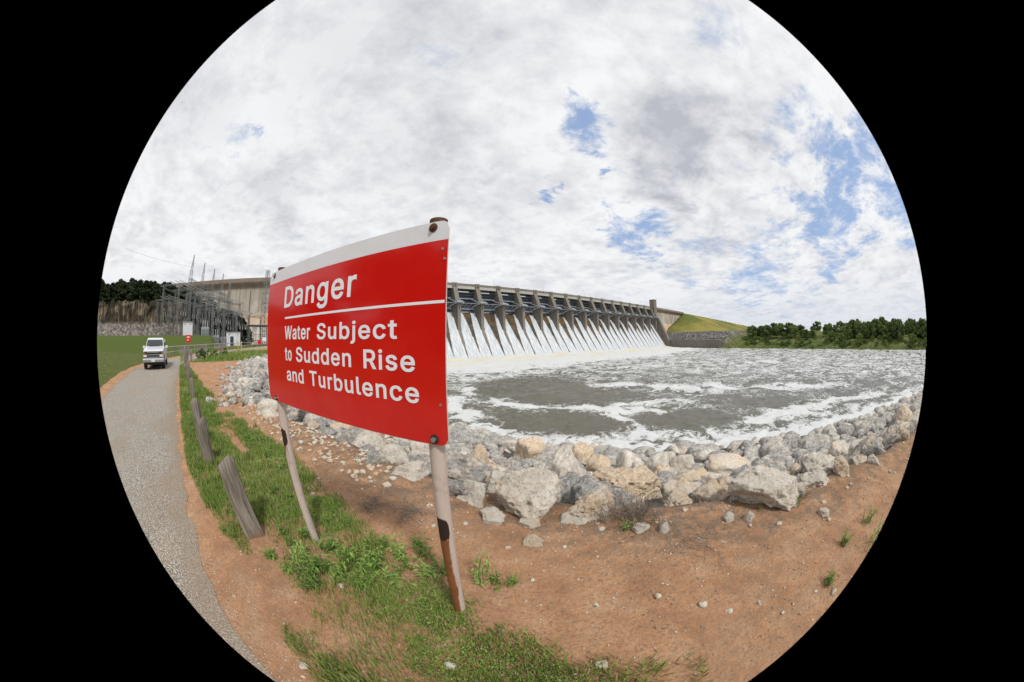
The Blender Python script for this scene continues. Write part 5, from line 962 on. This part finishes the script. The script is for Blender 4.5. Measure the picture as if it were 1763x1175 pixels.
def frame(x0, y0, dx_, dy_, nb, sp, hgt, lev, label, rows=2, rsp=7.):
    d = Vector((dx_, dy_, 0)).normalized(); sdv = Vector((-d.y, d.x, 0)); zb = gz(x0, y0); e = empty('busbar_frame', (x0, y0, zb), 0, label, 'steel frame', 'busbar frames of the substation')
    for r in range(rows):
        for k in range(nb+1):
            p = d*(k*sp)+sdv*(r*rsp); mb = MB(); lattice(mb, p.x, p.y, -.4, hgt, .6, .45, 9, .06); mb.build('post', M_galv, e)
        for z in lev:
            mb = MB(); a = sdv*(r*rsp); truss(mb, (a.x, a.y, z), tuple((a+d*(nb*sp)).xy)+(z,), .35, .35, nb*3, .04); mb.build('beam', M_galv, e)
    for k in range(nb+1):
        mb = MB(); a = d*(k*sp)-sdv*1.6; b = a+sdv*((rows-1)*rsp+3.2); truss(mb, (a.x, a.y, lev[0]+.6), (b.x, b.y, lev[0]+.6), .35, .35, 6, .04)
        mb.build('beam', M_galv, e)
    for off in (-.9, .9, 3.):
        a = sdv*off-d*1.8; b = a+d*(nb*sp+3.6); bb = MB(); bb.tube([(a.x, a.y, lev[0]+1.15), (b.x, b.y, lev[0]+1.15)], .07, 6); bb.build('busbar', M_girder, e)
    for k in range(nb):
        for f in (.3, .5, .7):
            for rr_ in range(rows):
                p = d*((k+f)*sp)+sdv*(rr_*rsp); insulator(p.x, p.y, lev[-1]-.3, 5, .2, .2).build('insulator', M_ins, e)
frame(-77.5, 28.5, -.55, .83, 3, 7.5, 12.2, (11.8, 8.6, 6.4), 'nearest low steel busbar frame carrying pipes and white insulators', 2, 7)
frame(-80, 40.5, -.35, .94, 3, 7., 11.0, (10.6, 7.4), 'middle low steel busbar frame in front of the dark evergreens', 2, 6)
frame(-73, 49, -.2, .98, 2, 6.5, 8.6, (8.2, 5.6), 'right hand low steel busbar frame nearest to the dam', 2, 6)
frame(-86, 28, -.5, .86, 2, 8., 9.5, (9.1, 6.), 'left hand low steel busbar frame in front of the cliff', 2, 6)
frame(-70, 38, -.45, .89, 3, 6.5, 7.6, (7.2, 5.0), 'low steel busbar frame in front, left of the white hut', 2, 6)
tp = at(455, 560, 118); tw2 = empty('lattice_tower', (tp.x, tp.y, gz(tp.x, tp.y)), 0, 'slim lattice steel tower before the dam wall, at the big red sign left edge', 'tower')
mb = MB(); lattice(mb, 0, 0, -.5, 27.5, 3., 1.2, 16, .13); mb.build('mast', M_galv, tw2)
mb = MB(); [MB().bar((-3.2, 0, z), (3.2, 0, z), .16).build('crossarm', M_galv, tw2) for z in (15, 19, 23)]
def cable(name, a, b, sag, label, r=.03):
    a, b = Vector(a), Vector(b); o = MB().tube([a+(b-a)*f-Vector((0, 0, sag*4*f*(1-f))) for f in np.linspace(0, 1, 14)], r, 5).build(name, M_galv); tag(o, label, 'cable', 'overhead cables of the substation')
for i, ((x, y), z) in enumerate(zip(mast, (20.6,)*5)):
    cable('cable', (x, y, z), (x+22+i, y-6-i*1.5, 11.5+gz(-78, 30)), .8, 'sagging cable from the tall gantry down to the low busbar frames')
cable('power_line', (-88.6, 36.9, 24.), (-120, 10, 33), .5, 'thin power line running up from the first mast to the left')
M_box = plain('white_cladding', (.62, .64, .68), .6, 0, .08, .5); M_door = plain('dark_green_door', (.02, .035, .038), .5); M_roof = plain('grey_roof', (.35, .35, .36), .7)
def hut(px, py, dist, wd_, dp, h, label, door=True, rz=None):
    p = at(px, py, dist); z = gz(p.x, p.y); e = empty('equipment_hut', (p.x, p.y, z), -math.atan2(p.x, p.y) if rz is None else rz, label, 'hut')
    bevel(MB().box((-wd_/2, 0, -.3), (wd_/2, dp, h)).build('wall', M_box, e), .03); bevel(MB().box((-wd_/2-.12, -.12, h), (wd_/2+.12, dp+.12, h+.16)).build('roof', M_roof, e), .03)
    if door:
        dd_ = bevel(MB().box((-wd_*.24, -.05, .05), (-wd_*.24+1.0, .02, 2.25)).build('door', M_door, e), .01); MB().box((-wd_*.24+.82, -.1, 1.0), (-wd_*.24+.9, -.05, 1.15)).build('handle', M_steel, dd_)
    for sx in (-1, 1): MB().box((sx*wd_*.3-.3, -.03, h-.55), (sx*wd_*.3+.3, .01, h-.25)).build('vent', M_roof, e)
hut(402, 595, 76, 4.0, 3.2, 3.1, 'white cladded hut with a dark door at the foot of the dam')
hut(323, 588, 82, 3.2, 2.6, 3.3, 'small white hut on the grass terrace behind the small red sign', False)
# equipment under the frames
M_tank = plain('grey_equipment', (.33, .35, .36), .5, .1, .15, 1)
for i, (px, dist, lab) in enumerate([(353, 84, 'grey transformer with bushings, left one in the substation yard'), (371, 88, 'grey transformer with bushings in the middle of the substation yard'), (386, 90, 'grey transformer with bushings nearest to the white hut')]):
    p = at(px, 590, dist); z = gz(p.x, p.y); e = empty('transformer', (p.x, p.y, z), -math.atan2(p.x, p.y), lab, 'transformer', 'transformers of the substation')
    tb = MB().box((-1.3, -.7, .2), (1.3, .7, 2.3)).box((-1.5, -.9, -.2), (1.5, .9, .2))
    for k in range(6): tb.box((-1.1+k*.4, -1.05, .5), (-.95+k*.4, -.7, 2.0))
    bevel(tb.build('tank', M_tank, e), .03)
    for k in (-.8, 0, .8): insulator(k, 0, 3.9, 8, .17, .2).build('bushing', M_ins, e)
# chain link fence and rail in front of the yard
def rail_fence(pts, h, label, nm, levels, psp, mat_, cat, th=.05, pth=.07):
    e = empty(nm, pts[0], 0, label, cat); o0 = Vector(pts[0])
    for a, b in zip(pts[:-1], pts[1:]):
        a, b = Vector(a)-o0, Vector(b)-o0; n = max(1, round((b-a).length/psp))
        for z in levels: MB().bar(a+Vector((0, 0, z)), b+Vector((0, 0, z)), th, n=6).build('rail', mat_, e)
        for k in range(n+1): q = a+(b-a)*k/n; MB().tube([q+Vector((0, 0, -.2)), q+Vector((0, 0, h))], pth/2, 6).build('post', mat_, e)
def on(t, s): X, Y = xy(t, s); return (X, Y, gz(X, Y))
def rcs(t, o): return on(t, float(road_c(t))+o)
rail_fence([rcs(28, -3.1), rcs(36, -3.3), rcs(46, -3.6), rcs(60, -3.8), rcs(74, -3.8)], 1.05, 'pale pipe guard rail along the far side of the bending road', 'guard_rail', (1.0, .5), 3.2, M_girder, 'guard rail', .09, .11)
rail_fence([on(70, 8.2), on(72, 16), on(74, 26), on(78, 40)], 2.3, 'thin wire security fence with pipe posts in front of the substation huts', 'wire_fence', (2.25, 1.2, .1), 3.2, M_galv, 'fence', .03, .06)
for i, (px, py, dist, lab) in enumerate([(318, 611, 39, 'rough brown concrete barrier block at the left, below the grass terrace'), (348, 606, 44, 'concrete barrier block in the middle beside the road bend'), (376, 603.5, 50, 'concrete barrier block at the right end beside the road bend')]):
    p = at(px, py, dist); z = gz(p.x, p.y); o = bevel(MB().prism([(-.35, -.2), (-.35, .15), (-.16, .55), (-.14, .95), (.14, .95), (.16, .55), (.35, .15), (.35, -.2)], lambda a, b, t: (t, a, b), -.85, .85).build('concrete_barrier', M_conc), .03)
    o.location = (p.x, p.y, z); o.rotation_euler = (0, 0, -math.atan2(p.x, p.y)+.1*i); tag(o, lab, 'barrier', 'concrete barriers by the road bend')
M_yel = plain('yellow_paint', (.55, .40, .06), .5)
for px, lab in ((410, 'yellow bollard at the left in front of the white hut'), (416, 'yellow bollard at the right in front of the white hut')):
    p = at(px, 600, 62); z = gz(p.x, p.y); e = empty('bollard', (p.x, p.y, z), 0, lab, 'bollard', 'yellow bollards'); MB().tube([(0, 0, -.2), (0, 0, 1.1)], .13, 10).build('post', M_yel, e); MB().tube([(0, 0, 1.1), (0, 0, 1.18), (0, 0, 1.23)], [.13, .1, .02], 10).build('cap', M_yel, e)
p = at(446, 590, 74); z = gz(p.x, p.y); e = empty('steel_shelter', (p.x, p.y, z), -math.atan2(p.x, p.y)+.2, 'open dark steel frame shelter with a flat roof beside the dam wall', 'shelter')
for x in (-2.8, -.9, 1., 2.8):
    for y in (0, 3): MB().bar((x, y, -.3), (x, y, 4.6), .14).build('post', M_gate, e)
MB().box((-3.1, -.3, 4.6), (3.1, 3.3, 4.85)).build('roof', M_gate, e)
for z_ in (1.3, 2.6): MB().bar((-2.8, 0, z_), (2.8, 0, z_), .09).build('rail', M_gate, e)
# small signs
def small_sign(X, Y, z0, ztop, wd_, h, face, label, bars=True, nm='warning_sign'):
    e = empty(nm, (X, Y, z0), -math.atan2(X, Y), label, 'sign'); MB().tube([(0, .03, -.2), (0, .03, ztop-z0)], .035, 8).build('post', M_galv, e); pn = bevel(MB().box((-wd_/2, -.015, ztop-z0-h), (wd_/2, 0, ztop-z0)).build('panel', face, e), .004)
    if bars:
        b = MB(); T_ = ztop-z0
        for k, x0, x1, yy, hh in ((0, -.32, .3, .22, .09), (1, -.32, .32, .34, .05), (2, -.32, .02, .58, .06), (3, -.32, .1, .7, .05)): b.box((x0*wd_, -.018, T_-yy*h-hh*h), (x1*wd_, -.0155, T_-yy*h))
        b.build('lettering', M_let, pn)
X, Y, Z, _ = ground_hit(325.5, 625); tp = at(325, 577, math.hypot(X, Y)); small_sign(X, Y, Z, tp.z, .5, .55, M_red, 'small red warning sign with white lines on a thin post beyond the wooden posts')
p = at(446.5, 590, 66); small_sign(p.x, p.y, gz(p.x, p.y), p.z+.5, .9, .8, M_red, 'distant small red sign on the fence left of the big red sign', False)
p = at(455, 587, 67); small_sign(p.x, p.y, gz(p.x, p.y), p.z+.7, 1.0, .8, M_wht, 'distant white notice board on the fence beside the big red sign', False, 'notice_board')

# ------------------------------------------------------------------ the white truck-like wagon on the road
M_paint = plain('white_car_paint', (.58, .60, .64), .25, 0, .03, 2); M_chrome = plain('chrome', (.6, .6, .62), .2, 1., .1, 3); M_tyre = plain('tyre_rubber', (.02, .02, .02), .85); M_grille = plain('black_grille', (.02, .02, .022), .5); M_blk = plain('black_trim', (.025, .025, .025), .6)
def f_glass(n, S): S(col=(.03, .038, .038), rough=.05, spec=.7)
M_glass = mat('dark_window_glass', f_glass); M_lamp = plain('headlight_glass', (.7, .7, .68), .15, .2, .1, 3); M_amb = plain('amber_lens', (.5, .16, .02), .3); 
vt, vs_ = 24.1, -2.66; X, Y = xy(vt, vs_); vz = gz(X, Y)+.01
van = empty('parked_van', (X, Y, vz), math.atan2(-TU[1], -TU[0]), 'white older passenger wagon with a chrome and black grille coming along the gravel road', 'van')
# x forward, y left, z up
def loft(secs):
    mb = MB(); n = len(secs[0]); vs = [v for s in secs for v in s]; fs = [tuple(range(n))[::-1], tuple(range((len(secs)-1)*n, len(secs)*n))]
    for i in range(len(secs)-1): fs += [(i*n+k, i*n+(k+1) % n, (i+1)*n+(k+1) % n, (i+1)*n+k) for k in range(n)]
    return mb.poly(vs, fs)
def sec(x, hw, z0, zb, zt, top_in=.06): return [(x, -hw+.05, z0), (x, -hw, z0+.12), (x, -hw, zb), (x, -hw+top_in, zt), (x, hw-top_in, zt), (x, hw, zb), (x, hw, z0+.12), (x, hw-.05, z0)]
body = loft([sec(-2.7, .93, .5, 1.0, 1.12), sec(-2.6, .98, .42, 1.0, 1.16), sec(1.2, 1.0, .4, 1.02, 1.33), sec(1.35, 1.0, .4, 1.02, 1.31), sec(2.5, .98, .42, 1.0, 1.13), sec(2.68, .96, .46, .96, 1.06)])
bevel(body.build('body', M_paint, van), .04, 3)
def csec(x, hb, zb, ht, zt): return [(x, -hb, zb), (x, -ht, zt), (x, ht, zt), (x, hb, zb)]
cab = MB(); n = 4; A_ = csec(1.28, .95, 1.15, .95, 1.16)
cab.poly([(1.3, -.95, 1.14), (1.3, .95, 1.14), (.72, -.80, 1.80), (.72, .80, 1.80), (.45, -.76, 1.88), (.45, .76, 1.88), (-2.4, -.76, 1.87), (-2.4, .76, 1.87), (-2.62, -.94, 1.14), (-2.62, .94, 1.14), (-2.5, -.8, 1.8), (-2.5, .8, 1.8)],
         [(0, 1, 3, 2), (2, 3, 5, 4), (4, 5, 7, 6), (6, 7, 11, 10), (10, 11, 9, 8), (0, 2, 4, 6, 10, 8), (1, 9, 11, 7, 5, 3), (0, 8, 9, 1)])
bevel(cab.build('roof', M_paint, van), .05, 3)
ws_ = MB().poly([(1.10, -.82, 1.37), (1.10, .82, 1.37), (.79, .74, 1.735), (.79, -.74, 1.735)], [(0, 1, 2, 3)]).poly([(1.07, -.82, 1.35), (1.07, .82, 1.35), (.76, .74, 1.72), (.76, -.74, 1.72)], [(3, 2, 1, 0)])
for v_ in range(4): x, y, z = ws_.v[v_]; ws_.v[v_] = (x+.012+.03, y, z+.012)
ws_.build('windscreen', M_glass, van)
for sy in (-1, 1):
    for x0, x1 in ((-2.3, -1.2), (-1.08, -.25), (-.13, .72)):
        k = lambda z: .95-(z-1.14)*(.19/.72)+.016
        xa = x1 if x1 < .7 else .62
        g = MB().poly([(x0, sy*k(1.24), 1.24), (x1+(.25 if x1 > .7 else 0), sy*k(1.24), 1.24), (xa, sy*k(1.72), 1.72), (x0, sy*k(1.72), 1.72), (x0, sy*(k(1.24)-.02), 1.24), (x1, sy*(k(1.24)-.02), 1.24), (xa, sy*(k(1.72)-.02), 1.72), (x0, sy*(k(1.72)-.02), 1.72)], [(0, 1, 2, 3), (7, 6, 5, 4), (0, 4, 5, 1), (1, 5, 6, 2), (2, 6, 7, 3), (3, 7, 4, 0)]); g.build('side_window', M_glass, van)
    for x0, x1 in ((-1.14, -.2), (-.16, .92)):
        dr = bevel(MB().box((x0, sy*1.0-.012, .55), (x1, sy*1.0+.012, 1.0)).build('door', M_paint, van), .008); MB().box((x0+.08, sy*1.02-.02, .9), (x0+.24, sy*1.02+.02, .93)).build('handle', M_chrome, dr)
    mr = bevel(MB().box((.78, min(sy*1.02, sy*1.26), 1.2), (.9, max(sy*1.02, sy*1.26), 1.38)).build('mirror', M_paint, van), .03)
    bevel(MB().box((2.69, min(sy*.60, sy*.92), .70), (2.72, max(sy*.60, sy*.92), .84)).build('headlight', M_lamp, van), .01); MB().box((2.69, min(sy*.80, sy*.92), .88), (2.715, max(sy*.80, sy*.92), .98)).build('marker_lamp', M_amb, van)
    for x in (1.75, -1.65):
        wl = MB().tube([(x, sy*.74, .37), (x, sy*.78, .37), (x, sy*.97, .37), (x, sy*1.0, .37)], [.33, .37, .37, .33], 26).build('wheel', M_tyre, van); MB().tube([(x, sy*.985, .37), (x, sy*1.012, .37)], [.22, .19], 20).build('rim', M_chrome, wl)
        MB().tube([(x, sy*.75, .40), (x, sy*1.004, .40)], .45, 26).build('wheel_arch', M_blk, van)
MB().box((2.66, -.95, .64), (2.69, .95, 1.03)).build('grille', M_grille, van); gb = MB()
for z in (.69, .83, .98): gb.box((2.68, -.58, z-.022), (2.712, .58, z+.022))
gb.build('grille_bars', M_chrome, van); bevel(MB().box((2.62, -1.0, .40), (2.86, 1.0, .58)).build('bumper', M_chrome, van), .03)
MB().box((2.865, -.16, .43), (2.875, .16, .55)).build('licence_plate', M_wht, van); MB().box((1.15, -.5, 1.335), (1.22, .5, 1.36)).build('wiper', M_blk, van)
MB().box((-2.5, -.8, .25), (2.5, .8, .45)).build('chassis', M_blk, van)
